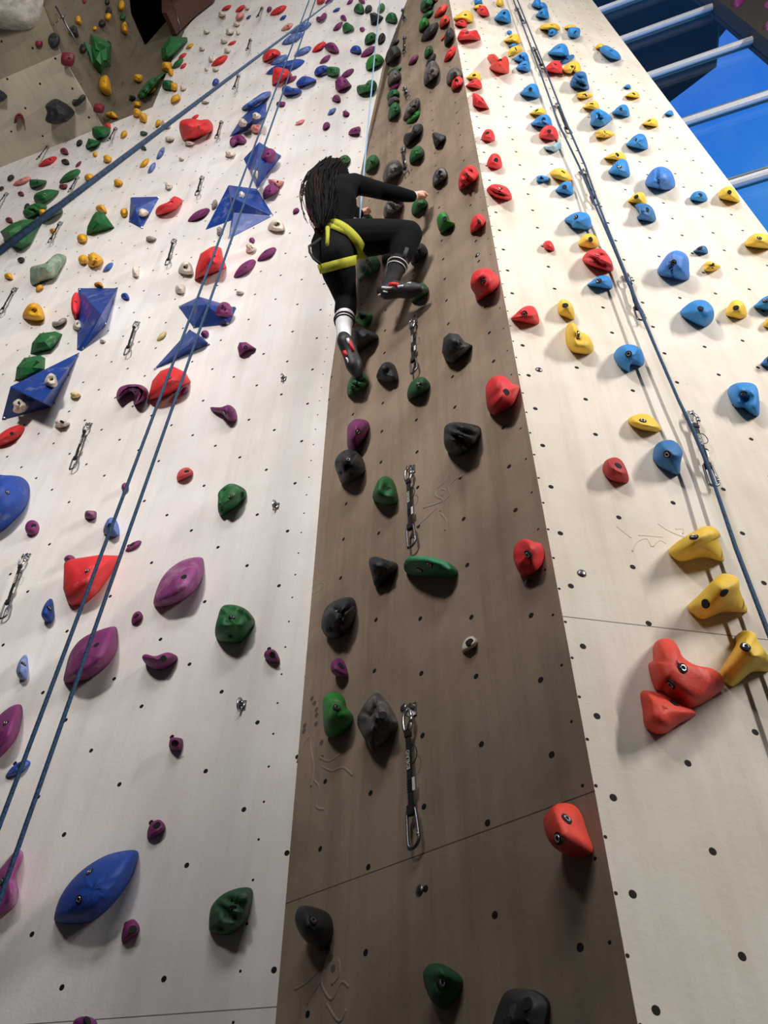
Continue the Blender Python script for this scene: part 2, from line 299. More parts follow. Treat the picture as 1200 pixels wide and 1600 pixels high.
DATA = """
A0 230 145 275 230 W black dropl
A0 450 305 565 450 W black round
A0 330 380 400 440 W maroon box
A0 -40 840 60 965 P black knob
A0 570 490 700 620 P maroon box |maroon block hold near the roof corner
A0 420 920 680 1190 P black knob |big black two-lobed boulder hold
A0 675 885 805 1000 P black bean
A0 875 970 980 1060 P maroon box
A0 130 1060 230 1145 P maroon cres
A0 790 1105 930 1190 L maroon leaf
A0 975 1150 1040 1210 L red dome
A0 650 235 735 355 Q black drop
A0 710 145 765 235 Q yolk drop
A0 925 180 995 260 Q black round
A0 990 65 1050 155 Q black round
A0 985 110 1045 200 Q yolk round
A0 870 245 910 290 Q yolk round
A0 P 850,315 980,375 1040,420 1040,620 990,625 950,700 870,610 785,385 870,450 Q green facet |jagged green volume
A0 745 410 815 505 Q black round
A0 990 380 1045 500 Q black round
A0 930 700 1045 905 Q yolk drop
A0 1110 0 1170 110 Q yolk round
A0 1140 200 1200 330 Q yolk drop
A0 1125 135 1180 190 Q green box
A0 985 -20 1030 50 Q black round
A0 770 -30 810 40 W maroon round
A0 990 1045 1105 1110 L yolk drop2
A1 P 310,450 390,340 555,350 560,385 430,520 345,580 320,560 F green facet |boxy green volume beside the dark recess
A1 540 405 615 460 L yolk leaf
A1 470 495 550 550 L red leaf
A1 410 545 520 645 L green leaf
A1 485 590 550 645 L red leaf
A1 315 580 415 670 F yolk box
A1 375 640 425 710 L yolk box
A1 50 695 135 770 F yolk box
A1 P 100,870 200,750 345,685 300,740 190,880 130,930 95,905 F green ridge |long green tapered hold by the corner
A1 5 885 70 945 F black knob
A1 320 750 425 840 L green box
A1 395 775 465 850 L yolk box
A1 195 820 265 885 L yolk leaf
A1 400 885 495 965 L yolk dropl
A1 55 950 120 1005 L yolk box
A1 45 1010 125 1105 L yolk knob
A1 105 1060 180 1145 L yolk box
A1 485 790 545 855 L white knob
A1 665 430 720 480 L white knob
A1 705 270 765 320 L white knob
A1 845 105 910 160 L white knob
A1 1090 50 1140 95 L white knob
A1 875 45 970 100 L red leaf
A1 1005 45 1100 115 L red leaf
A1 1010 110 1090 190 L redc dropl
A1 1105 140 1155 180 L blue leaf
A1 985 205 1045 250 L white knob
A1 915 260 990 330 L white knob
A1 1010 280 1050 330 L white knob
A1 865 355 930 410 L white knob
A1 935 380 1015 425 L red leaf
A1 900 445 960 500 L white knob
A1 755 520 800 580 L white box
A1 780 515 935 620 L red leaf |long red leaf-shaped hold at upper left
A1 715 630 755 665 L white round
A1 790 630 850 670 L white knob
A1 790 735 855 800 L blue dropl
A1 685 935 760 970 L white knob
A1 255 1120 310 1190 L yolk dropl
A1 310 1120 400 1200 L white box
B1 P 480,100 500,50 590,30 680,45 750,40 795,90 780,150 680,205 590,230 520,235 490,170 L red lobes |big red heart-shaped hold
A1 590 1072 665 1122 L red leaf
A2 100 60 150 110 L purple dropl
A2 130 48 287 145 L red leaf
A2 220 140 285 190 L blue leaf
A2 235 215 350 290 L redc leaf
A2 315 205 520 315 L bluec leaf
A2 240 300 440 418 L bluec leaf
A2 525 390 655 490 L red leaf
A2 640 395 780 495 L purple drop2
A2 355 432 520 530 L bluec leaf
A2 62 458 232 572 L red dropl |red teardrop hold at upper centre left
A2 137 510 300 610 L bluec leaf
A2 95 553 455 695 L blue leaf |long flat blue leaf hold behind the ropes
A2 P 160,640 210,627 300,650 340,700 320,730 240,770 152,797 150,740 L red rock |faceted red hold crossed by the ropes
A2 285 708 383 778 L purple leaf
A2 P 380,770 450,712 560,745 540,770 460,800 390,810 L blue smooth |blue triangular fin hold
A2 P 243,860 250,815 300,805 330,820 400,830 430,855 400,880 330,893 270,890 L blue smooth
A2 190 950 278 1000 L purple box
PX P 378,171 381,165 394,156 410,145 423,143 420,151 407,160 391,170 L bluec smooth
A2 595 515 700 597 L purple leaf
A2 548 612 690 703 L blue dropl
A2 655 625 785 713 L green box
A2 718 70 790 115 L blue leaf
A2 562 120 665 205 L purple bean
A2 570 -40 650 35 L red dropl
A2 645 -30 735 35 L purple leaf
A2 850 -20 915 45 L purple leaf
A2 960 -30 1020 35 L purple drop
A2 915 30 1015 125 L green dome
A2 1020 45 1090 120 L black dropl
A3 120 30 190 120 L green dropl
A2 P 1065,125 1110,115 1150,135 1195,160 1160,190 1080,235 L black rock
A3 193 115 305 215 L green dome
A2 790 138 848 197 L purple drop
A2 720 203 815 290 L purple leaf
A2 P 812,240 850,207 880,225 905,240 920,275 870,295 820,307 L green smooth
A2 970 252 1020 295 L purple round
A2 1018 303 1133 413 L green dropl
A2 1143 308 1215 413 L black dropl
A2 882 425 988 500 L blue dome
A2 980 430 1122 535 L purple leaf
A2 1030 507 1200 655 L lime dropl |bright green corner hold
A2 790 642 920 735 L purple leaf
A2 P 740,760 790,712 850,740 895,800 850,830 765,857 745,830 L purple rock |layered purple hold on the upper left wall
A2 712 887 793 955 L purple dome
A2 668 1010 752 1080 L bluec leaf
A2 810 1033 873 1095 L purple knob
A2 P 943,830 960,800 1020,790 1060,752 1110,755 1135,800 1110,850 1030,870 960,882 L green smooth |two-lobed green hold beside the corner
A2 367 1118 458 1175 L redc leaf
A2 625 1142 695 1215 L purple dropl
A2 920 1187 975 1212 L purple leaf
A3 520 -30 645 100 C green dropl
A3 590 -30 670 30 C green dropl
A3 655 -25 690 25 C rust leaf
A3 540 45 630 115 C black bean
A3 535 95 645 180 C green leaf
A3 505 165 605 290 C lime dropl
A3 650 35 775 165 C rust leaf
A3 700 143 795 260 C rust dropl
A3 525 208 695 388 C black leaf |big black leaf hold at the top
A3 745 258 838 422 C black dropl
A3 712 325 750 385 C rust leaf
A3 245 370 325 430 C black leaf
A3 195 430 340 592 C black dropl |smooth black hold beside the top quickdraws
A3 408 510 505 612 C purple leaf
A3 558 425 640 540 C green dropl
A3 570 500 668 630 C black leaf
A3 553 570 700 795 C grey rockl
A3 740 430 855 580 C red leaf
A3 210 625 345 700 C green leaf
A3 215 650 340 800 C grey dropl
A3 230 780 328 850 C purple leaf
A3 208 838 325 935 C green dropl
A3 215 905 325 985 C grey dropl
A3 218 960 335 1125 C green rockl
A3 358 915 515 1120 C grey facetl |cracked grey hold
A3 390 1035 522 1160 C lime leaf
A3 765 630 915 785 C grey dropl
A3 812 712 922 845 C red rockl
A3 1025 -10 1100 40 R sky box
A3 1015 40 1140 90 R yellow dome
A3 1048 52 1165 157 R red drop
A3 830 98 1020 210 R yellow shell
A3 842 175 960 255 R red shell
A3 P 870,375 890,300 930,272 980,290 1040,280 1065,310 1083,372 980,375 R red smooth |wide red saddle-shaped jug
A4 P 67,550 85,515 130,505 165,535 190,555 240,525 270,570 272,640 260,690 150,680 85,640 110,600 R rust lobes |orange-red heart-shaped hold
A3 950 670 1088 755 R yellow shell
A3 945 742 1100 833 R red shell
A3 P 1010,870 1060,880 1110,920 1168,1020 1080,1015 1010,985 R red rock |pointed red triangular hold by the arete
A4 150 -20 220 60 R yellow dome
A4 -5 -5 22 42 R sky dome
A4 130 85 292 218 R sky shellk
A4 250 285 300 320 R sky round
A4 222 318 383 408 R yellow shell
A4 265 402 350 450 R sky shell
A4 262 430 400 525 R yellow dropl
A4 315 490 460 590 R sky shellk
A4 333 570 472 673 R sky shellk
A4 372 783 560 920 R sky shell |blue shell hold left of the upper rope
A4 462 1012 620 1085 R yellow shell
A4 475 1072 678 1200 R sky shellk
B4 503 85 668 215 R red dome |round red hold touching the ropes' left side
B4 P 540,270 565,262 610,264 650,232 680,226 697,255 680,290 640,315 590,302 552,288 R pale smooth
A4 480 -20 575 80 R sky shell
A4 540 20 630 85 R sky drop
A4 520 75 648 178 R sky shell
A4 558 213 750 287 R yellow dome
A4 632 262 725 345 R sky knob
A4 792 230 905 275 R yellow dome
A4 820 255 940 355 R sky box
A4 633 407 835 540 R sky shell |big fan-shaped blue hold
A4 760 510 885 603 R skyd leaf
A4 593 565 778 693 R red shell |red ribbed shell by the upper rope
A4 P 775,655 800,610 870,573 920,580 945,640 935,683 890,680 880,655 850,690 790,680 R yellow smooth
A4 P 843,800 870,720 910,675 985,678 1010,760 1020,838 930,830 R skyd ridge |blue tower hold with a groove
A4 905 860 1050 930 R yellow knob
A4 965 945 1120 1033 R yellow shell
PX 921 169 954 201 R sky knob |knobbly blue cube-like hold
A4 1083 408 1175 465 R yellow dome
A5 30 315 180 415 R sky leafm |blue fish-shaped hold near the window
A5 195 585 248 615 R sky shell
A5 205 635 308 680 R yellow shell
A5 115 725 240 810 R sky shellk
A5 325 820 437 880 R yellow shell
A5 480 765 545 803 R sky shell
PX 930 202 959 217 R yellow knob
A5 212 928 367 1038 R sky shellk
A5 60 1055 215 1115 R yellow shell
B5 0 232 165 370 R sky shellk
B4 12 118 127 228 R red dome
B4 58 325 188 460 R red dome
B4 P 55,635 110,588 200,600 250,640 268,718 160,712 100,680 R red ridge |ribbed red half-shell hold near the arete
B4 478 508 592 575 R sky knob
B4 595 450 782 562 R yellow drop2 |yellow potato-shaped hold beside the rope
B4 640 562 797 678 R sky shell
B4 P 718,890 800,835 870,825 935,860 942,968 800,965 770,930 R sky smooth |glossy blue wave hold left of the rope
B4 838 1008 1010 1135 R yellow dome
B4 538 1068 633 1160 R red drop
B5 280 290 502 465 R skyr groove |round blue hold split by a groove
B5 613 472 745 553 R sky dome
B5 P 830,520 840,470 890,440 940,450 990,552 900,545 R yellow smooth |yellow horned hold on the right edge
B5 148 480 290 575 R yellow shell
B5 P 203,590 215,568 290,570 340,610 355,700 240,690 215,670 235,640 R skyd smooth |dark blue hook-shaped hold
B5 P 370,1085 420,980 480,925 550,925 600,970 610,1060 600,1140 480,1130 R skyr groove |large blue bell-shaped hold
B5 640 882 750 942 R skyd shell
B5 715 997 835 1085 R yellow knob
B5 1025 790 1245 905 R yellow dome |yellow half-moon hold at the right edge
B3 57 337 180 482 C green rockl
B3 P 382,220 400,160 450,140 470,90 520,72 550,95 530,150 480,200 410,265 C black smooth |black peanut-shaped hold
B3 628 145 745 278 C black tri
B3 435 262 562 405 C green rockl
B3 210 380 380 570 C grey rockl |ribbed grey hold above the climber's arm
B3 632 443 760 602 C grey rockl
B3 853 428 1022 628 C red ridgel |red ribbed oval hold beside the arete
B3 213 690 385 865 C grey ridgel
B3 453 700 590 843 C green rockl |green hold gripped by the climber's right hand
B3 P 668,890 690,840 730,823 765,860 780,900 820,920 800,950 720,1002 685,980 C lime smooth |bright green heart-shaped hold right of the climber
B3 953 840 1082 1003 C red rockl |red diamond-shaped hold beside the arete
C2 480 860 680 1080 C greend rockl |dark green hold beside the climber
C2 690 790 765 920 C grey dropl
C2 935 765 1080 935 C black rockl
C3 940 340 1090 497 C green rockl |green hold under the climber's right shoe
C3 P 450,650 490,578 540,585 615,615 600,660 550,718 500,690 C lime rock
C3 P 425,830 440,740 500,715 560,735 660,790 600,850 470,950 430,920 C black smooth |broad black hold behind the climber's left shoe
C3 645 1012 828 1187 C black donut |black hold with a round scoop
D2 195 55 352 218 C green ridgel |green hold under the climber's left shoe
PX 562 334 582 350 C green rockl |green hold under the climber's left hand
C2 310 12 425 115 L green dropl |green hold just above the climber's head
C4 P 378,290 400,230 480,193 540,210 600,270 590,340 520,400 430,452 410,400 380,350 C red lobes |bulging red hold at the arete
C4 P 152,850 165,740 210,700 280,710 330,770 392,800 350,850 240,947 180,920 C black rock |black hold with side knob
C4 690 488 912 635 R red shellk |red lobed hold just right of the arete
C4 P 1060,470 1100,437 1160,470 1185,530 1185,597 1110,575 1060,545 R yellow smooth
D3 P 548,220 580,150 640,122 700,140 745,185 790,200 780,260 740,340 660,390 600,405 560,360 C red lobes |big red bulbous hold on the arete
C5 P 112,175 150,120 220,107 260,140 288,190 285,240 180,215 R red ridge |red ribbed shell crossed by rope shadow
C5 140 263 290 342 R sky shell |small blue fin hold left of the rope
C5 P 685,490 720,440 780,408 840,415 880,460 880,520 840,562 780,550 R sky smooth |large blue pillow hold with two holes
C5 952 408 1075 518 R yellow dome |round yellow hold at mid right
C5 1115 380 1270 475 R sky shell
C5 1172 510 1250 575 R yellow dome
C5 P 295,740 320,690 380,667 450,690 475,760 460,795 395,790 385,830 330,800 R sky smooth |blue spiral hold left of the rope shadow
C5 P 12,620 20,560 60,540 100,590 150,620 180,690 150,725 60,715 20,670 R yellow donut |yellow ring-shaped hold
C5 1155 732 1250 807 R skyd shell
C5 P 962,950 990,905 1060,890 1130,910 1150,1000 1145,1085 1100,1075 1060,1045 1000,1030 R sky donut |big blue scooped hold
C5 378 1073 572 1180 R yellow drop2 |flat yellow pointed hold
D4 165 378 325 543 R redd drop |red skull-like hold with a bolt
D4 P 480,360 500,300 560,270 620,280 665,340 655,410 640,487 560,460 490,410 R skyd smooth |blue comma-shaped hold beside rope shadow
D4 P 578,960 640,900 740,840 810,808 870,820 905,865 890,890 925,1000 910,1030 800,1005 660,1030 600,1000 R yellow smooth |upper yellow boot-shaped hold
E4 P 617,315 700,230 830,100 900,75 985,110 1000,200 1050,330 1030,355 880,355 730,405 660,370 R yellow smooth |middle yellow boot-shaped hold
E4 P 850,790 960,600 970,520 1040,485 1110,510 1130,560 1200,660 1240,720 1200,780 1080,790 960,885 890,860 R yellow smooth |lowest yellow boot-shaped hold
E4 P 335,740 370,700 370,610 400,560 460,540 520,560 560,620 590,680 680,735 800,760 870,820 880,900 800,970 640,1045 480,960 440,920 380,900 R rust smooth |large red three-armed hold
E4 P 278,940 330,918 450,950 560,1010 670,1070 670,1105 560,1160 470,1225 380,1230 310,1170 295,1060 R rust smooth |red triangular hold below the three-armed one
D2 P 197,460 220,415 270,390 340,405 355,450 320,530 260,610 200,600 C purple smooth |purple oval hold on the middle wall
D2 P 105,710 140,640 200,610 270,622 318,700 318,780 255,835 165,863 130,800 C black comb |honeycomb-textured black hold
D2 380 803 558 1015 C green donut |green hooked hold left of a quickdraw
D2 630 88 795 250 C greend rockl |small green saddle hold under a quickdraw
D2 P 893,500 905,440 970,413 1080,425 1158,455 1140,540 1080,610 1010,655 930,635 897,580 C black ridge |striped black rounded hold
E1 425 198 605 390 C black tri |black three-cornered hold
E1 P 643,260 660,210 710,195 820,205 920,235 980,285 960,320 850,325 720,320 660,300 C teal smooth |long teal-green bar hold
E1 P 128,610 150,530 200,482 270,455 325,458 345,505 335,590 295,660 240,708 170,706 135,660 C black crack |black tortoise-shell patterned hold
E1 185 833 293 963 C purple drop |small purple hold with a bolt, middle wall
E1 1008 697 1105 797 C white rock
E2 P 177,230 200,180 260,165 310,200 325,260 365,310 350,370 290,430 220,448 185,400 C lime smooth |green kidney-shaped hold above the floor
E2 P 392,360 420,270 480,190 525,172 590,240 650,370 600,440 500,530 450,480 C grey crack |big black split-faced hold
E6 P 107,520 120,465 160,457 240,485 262,540 250,600 210,642 140,590 C black smooth |black hold at lower left of the middle wall
E6 P 628,740 660,695 720,700 790,755 770,820 720,880 660,840 C greend donut |dark green ear-shaped hold at the bottom
E6 P 905,960 950,830 1000,795 1090,805 1145,850 1140,930 1100,1000 900,1000 C black smooth |black hold at the bottom edge
E3 P 350,200 370,130 430,95 490,115 540,130 560,210 540,270 480,330 410,342 370,280 C red lobes |red hold with two bolt holes
E7 P 92,340 110,280 170,237 240,245 280,290 310,380 337,465 300,500 220,500 130,440 C rust smooth |smooth orange-red teardrop hold at lower middle
C0 135 208 195 250 L black round
C0 P 235,340 245,285 350,255 420,195 470,183 520,215 480,290 430,370 350,395 260,427 237,400 L greenc smooth |chalky green curved volume
C0 33 332 100 385 L yolk drop
C0 278 423 340 475 L yolk dropl
C0 600 25 683 98 L yolk round
C0 610 190 692 265 L yolk round
C0 683 168 798 300 L yolk knob |bumpy yellow double hold
C0 802 250 885 325 L bluec leaf
C0 1033 278 1088 365 L white box
C0 735 402 805 447 L orange drop
C0 945 487 1010 543 L blue drop
C0 555 483 635 690 L red round
C0 568 700 640 780 L white donut
C0 177 567 345 710 L yolk donut |yellow cube-like hold with a scoop
C0 405 683 522 752 L greyw bean
C0 P 237,965 250,880 310,805 430,788 487,810 450,880 400,930 300,955 L green facet |upper green leaf volume on the left
C0 P 117,1170 130,1070 190,995 310,975 355,1000 350,1080 280,1130 200,1160 L green facet |lower green leaf volume on the left
C0 778 842 825 882 L white knob
B0 465 1060 530 1110 L orange drop
B0 P 863,120 900,103 1040,105 1035,165 990,210 900,228 865,180 L green facet
B0 P 800,290 830,215 900,235 945,260 900,295 810,318 L green facet
B0 715 228 775 285 L black dropl
B0 1130 143 1195 213 L yolk dropl
B0 562 305 640 370 L maroon drop
B0 360 385 535 482 L red leaf |thin red leaf hold under the roof edge
B0 573 408 650 462 L black drop
B0 705 430 765 487 L maroon leaf
B0 868 343 915 388 L yolk round
B0 967 367 1045 450 L yolk knob
B0 555 503 755 637 L green leaf |green half-moon hold at far left
B0 68 557 135 612 L black dropl
B0 120 575 290 660 L redc leaf
B0 P 275,620 300,600 425,610 430,630 380,660 290,678 L green smooth
B0 553 645 635 693 L maroon box
B0 790 547 885 617 L yolk round
B0 1065 593 1148 672 L yolk knob
B0 165 712 225 757 L maroon drop
B0 P 315,770 340,730 440,695 540,705 548,725 480,790 400,830 330,810 L green smooth |green oval volume at far left
B0 225 825 282 890 L black dropl
B0 P 215,920 240,870 340,823 440,850 400,900 270,965 L green ridge |green wedge volume below the oval one
B0 358 878 435 940 L yolk round
B0 P 370,970 400,920 530,833 583,880 580,915 500,960 400,1003 L greend smooth
B0 50 955 118 1008 L maroon drop
B0 897 837 1003 915 L yolk drop2
B0 1127 870 1200 955 L yolk round
B0 P 810,1115 820,1040 870,940 900,905 970,905 1020,980 1073,1055 960,1095 820,1125 L green facet |green trapezoid volume
B0 723 1110 818 1198 L yolk round
PX P 0,362 18,349 36,343 50,343 66,348 57,362 49,381 35,391 20,385 8,376 L green facet |large green faceted volume at the left edge
B0 -10 665 38 705 L black dropl
B1 110 145 180 190 L greend knob
B1 115 285 172 328 L greend drop
B1 265 298 345 413 L bluec leaf
B1 108 403 200 492 L yolk leaf
B1 183 440 262 545 L bluec leaf
B1 345 195 430 250 L white knob
B1 530 240 620 290 L white knob
B1 475 388 525 430 L white knob
B1 910 325 1003 400 L white knob
B1 345 620 415 705 L white knob
B1 P 952,270 960,220 1000,190 1060,183 1112,240 1080,270 1030,265 980,298 L purple smooth |purple folded hold above the blue volumes
B1 P 258,900 290,850 380,810 430,760 490,780 508,810 440,890 350,925 270,937 L red smooth |red sausage-shaped hold
B1 560 870 768 998 L purple leaf |purple leaf hold left of the double blue volume
B1 785 790 840 880 L greyw dropl
B1 830 1040 890 1135 L greyw knob
B1 165 1130 260 1185 L greyw knob
B1 97 870 190 960 V3 white knob
B1 1035 25 1115 120 V6 white knob
PX 394 175 407 187 V6 white knob
B2 127 85 232 167 L redc box
B2 P 1045,178 1070,130 1140,105 1160,120 1145,150 1150,175 1090,182 L purple smooth
B2 230 308 375 455 V5 purple round
B2 145 515 195 600 V5 white box
B2 P 288,600 350,600 440,620 420,660 380,680 340,640 300,635 L redc rock
B2 245 640 395 780 L purple rock |purple hollowed hold
B2 525 868 587 922 L purple dropl
B2 290 978 447 1092 L white donut |cream-white cup-shaped hold
B2 20 710 75 790 V4 white knob
C1 780 143 822 185 L purple round
C1 755 178 830 260 L white knob
C1 840 213 978 313 L purple leaf
C1 670 300 830 432 L purple leaf |purple figure-eight leaf hold
C1 P 388,447 395,370 430,260 500,215 540,203 580,220 590,280 618,360 500,410 L red rock |coral-red tent-shaped hold crossed by the rope
C1 270 315 378 415 L white donut
C1 248 483 320 548 L white box
C1 685 522 740 558 L white knob
C1 537 608 662 720 V7 purple donut
C1 113 818 188 888 L cream leaf
C1 433 812 492 863 L purple round
C1 P 697,940 710,900 760,897 832,945 780,960 710,998 L purple rock |dark purple fin hold, centre of left wall
PX P 230,626 238,595 250,580 270,572 290,582 298,596 285,605 262,618 L red rock |large red slab hold crossed by both ropes
D0 P 837,185 860,120 930,95 1020,100 1070,145 1050,200 1010,230 965,240 970,180 950,150 900,170 860,205 L purple smooth |purple crescent-shaped hold
D0 505 143 578 203 L cream knob
D0 392 340 497 415 L white knob
D0 -60 387 178 550 L red leaf |red oval hold at the left edge
D0 875 803 930 873 L purple round
D0 610 1005 697 1068 L purple box
D0 180 1073 285 1187 L purple round |purple ball hold beside the blue volume
D0 745 1055 860 1197 L bluec dome |blue ball hold behind the left rope
D0 P -120,900 -60,760 40,750 150,762 205,810 215,880 190,970 120,1060 0,1165 -100,1150 L blue smooth |huge round blue volume at the left edge
D0 320 15 413 115 V2 white donut
D0 90 197 198 313 V2 white knob
D1 P 437,225 500,225 550,210 590,240 602,290 580,320 540,305 510,270 450,250 L purple smooth |lilac bone-shaped hold
D1 225 602 327 685 L rose dropl |small coral-pink hold alone on the wall
D1 P 482,800 490,750 560,702 640,730 660,770 620,830 520,898 485,880 L green crack |green faceted hold, higher of two
D1 252 98 300 150 L purple dropl
D5 400 188 472 245 L purple round
D5 P 400,240 440,215 620,188 745,193 700,300 620,420 540,490 450,510 420,480 395,400 L red rock |large red rock-like volume
D5 260 463 350 608 L blue half
D5 P 402,985 410,900 440,800 500,720 590,670 712,635 735,680 730,780 680,870 600,940 500,980 L purple smooth |large purple leaf hold, lower of two
D5 822 540 893 618 L purple dropl
D5 103 815 190 968 L bluec half
D5 P 888,830 910,808 970,820 1050,797 1110,825 1090,860 1040,895 980,908 920,880 L purple smooth |purple bean-shaped bar hold
D5 783 97 885 165 L purple leaf
E5 P -50,240 -40,150 30,75 90,58 92,120 70,200 20,265 -20,290 L purple smooth |big purple leaf hold cut by the left edge
E0 P 163,425 170,350 220,240 300,165 380,130 460,124 473,170 465,250 420,330 330,400 230,430 L purplec smooth |large purple leaf hold, upper of two
E0 P 543,590 560,500 590,430 660,420 740,450 793,520 770,580 720,640 690,660 570,645 L green crack |green faceted hold, lower of two
E0 850 697 947 785 L purple drop
E5 23 293 130 368 L blue leaf
E5 720 197 780 254 L purple box
E5 627 548 705 630 L purple dropl
E5 518 972 595 1072 L purple dropl
E5 P 230,965 260,870 330,780 420,715 500,685 585,680 580,740 540,830 470,920 400,975 320,993 250,985 L blue bump |large dark blue leaf hold with bubbles
E5 P 890,1000 900,920 950,865 1020,838 1070,840 1077,880 1055,960 1010,1020 960,1040 900,1025 L greend ridge |green swirled hold near the bottom
E5 310 1385 415 1450 L purple round
E5 P -60,1000 -20,800 30,720 75,675 100,700 70,790 80,860 60,920 10,960 L purplec smooth |chalky purple hold under the left rope end
"""
QDATA = """
A0 605 155 550 245 W
A1 1155 385 1110 500 L
A1 1045 720 985 840 L
B1 885 75 820 220 L
A2 65 85 10 185 L
B0 1095 135 1015 250 L
B0 470 290 340 420 L
B0 740 595 660 728 L
B0 580 1020 470 1205 L
B0 75 745 -20 870 L
B1 705 595 635 755 L
C1 250 175 180 348 L
C0 130 465 15 660 L
C0 1080 735 975 975 L
D0 650 397 510 708 L
D5 175 205 15 590 L
A3 365 105 370 230 C
A3 385 360 365 570 C
A3 385 845 395 925 C
B3 395 305 400 515 C
C3 980 672 960 1095 C
PX 645 735 642 853 C
PX 646 1110 645 1328 C
PX 1075 652 1116 758 R
PX 976 437 1002 498 R
PX 908 272 931 318 R
PX 868 168 889 206 R
PX 832 80 848 110 R
PX 806 17 818 38 R
"""
# ------------------------------------------------------------------ blue volumes on the left wall
def pl(x, y, h=0): return hitL(x, y, h)[0]
M_VOL = hold_mat('blue_painted_plywood', (16, 62, 146), .14, .42)
VOL = {
 'V1': ([(122, 450), (183, 450), (185, 447), (166, 508), (127, 549), (120, 547)], [(158, 492, .16)], None, 'upper blue kite volume at far left'),
 'V2': ([(125, 550), (81, 636), (2, 657), (50, 590)], [(16, 604, .22), (67, 629, .2)], [(0, 4, 5), (0, 5, 1), (4, 2, 1, 5), (0, 3, 4), (3, 2, 4)], 'dark blue boat-shaped volume'),
 'V3': ([(204, 308), (250, 307), (222, 358), (201, 347)], [(211, 326, .1)], None, 'small blue kite volume, upper left'),
 'V4': ([(320, 360), (361, 345), (357, 374), (428, 337), (402, 295)], [(357, 289, .1), (361, 307, .24), (365, 332, .12)], [(5, 0, 1, 7, 6), (6, 7, 2, 3), (7, 1, 2), (5, 6, 3, 4), (5, 4, 0)], 'double blue star volume'),
 'V5': ([(380, 248), (390, 269), (401, 295), (440, 244), (416, 229)], [(405, 222, .08), (398, 262, .2)], [(5, 0, 1, 6), (5, 6, 2, 3), (6, 1, 2), (5, 3, 4), (5, 4, 0)], 'blue fin volume crossed by the rope'),
 'V6': ([(358, 214), (377, 184), (393, 169), (417, 159), (416, 182), (389, 203)], [(397, 187, .14)], None, 'topmost blue volume with white knobs'),
 'V7': ([(278, 479), (311, 463), (370, 481), (359, 507), (302, 513)], [(323, 476, .15)], None, 'blue diamond-shaped volume'),
 'V8': ([(238, 579), (296, 515), (313, 524), (328, 538)], [(312, 527, .1)], None, 'slim blue wedge volume above the red slab')}
VBVH = {}
for key, (bp_, ap_, fc, lab) in VOL.items():
    v = [pl(x, y) for x, y in bp_] + [pl(x, y, h) for x, y, h in ap_]
    nb = len(bp_)
    if fc is None: fc = [(i, (i + 1) % nb, nb) for i in range(nb)]
    o = link('climbing_volume', v, fc + [tuple(range(nb))], M_VOL, smooth=False)
    bmx = bmesh.new(); bmx.from_mesh(o.data); bmesh.ops.recalc_face_normals(bmx, faces=bmx.faces)
    VBVH[key] = (BVHTree.FromBMesh(bmx))
    bmx.to_mesh(o.data); bmx.free()
    bv = o.modifiers.new('edge', 'BEVEL'); bv.width = .006; bv.segments = 2
    cen = sum(v[:nb]) / nb
    for q in v[:nb]:
        p0 = q + (cen - q) * .08
        r = C0 + 0 * p0; dvec = nrm(p0 - C0); loc, nn, _, _ = VBVH[key].ray_cast(Vector(C0), Vector(dvec))
        if loc is not None:
            sc_ = MB(); sc_.cyl(np.array(loc) - np.array(nn) * .002, nn, .012, .006, 8); sc_.build('screw', M_STEEL, o)
    tag(o, lab + ' on the left wall' if len(lab.split()) < 11 else lab, 'climbing volume', 'blue climbing volumes')
def place(wall, x, y, o=0):
    if wall in WALLS: return WALLS[wall](x, y, o)
    loc, nn, _, _ = VBVH[wall].ray_cast(Vector(C0), Vector(ray(x, y)))
    if loc is None: return WALLS['L'](x, y, o)
    nn = np.array(nn); loc = np.array(loc); nn = face_cam(nn, loc)
    return hit(x, y, loc + nn * o, nn), nn

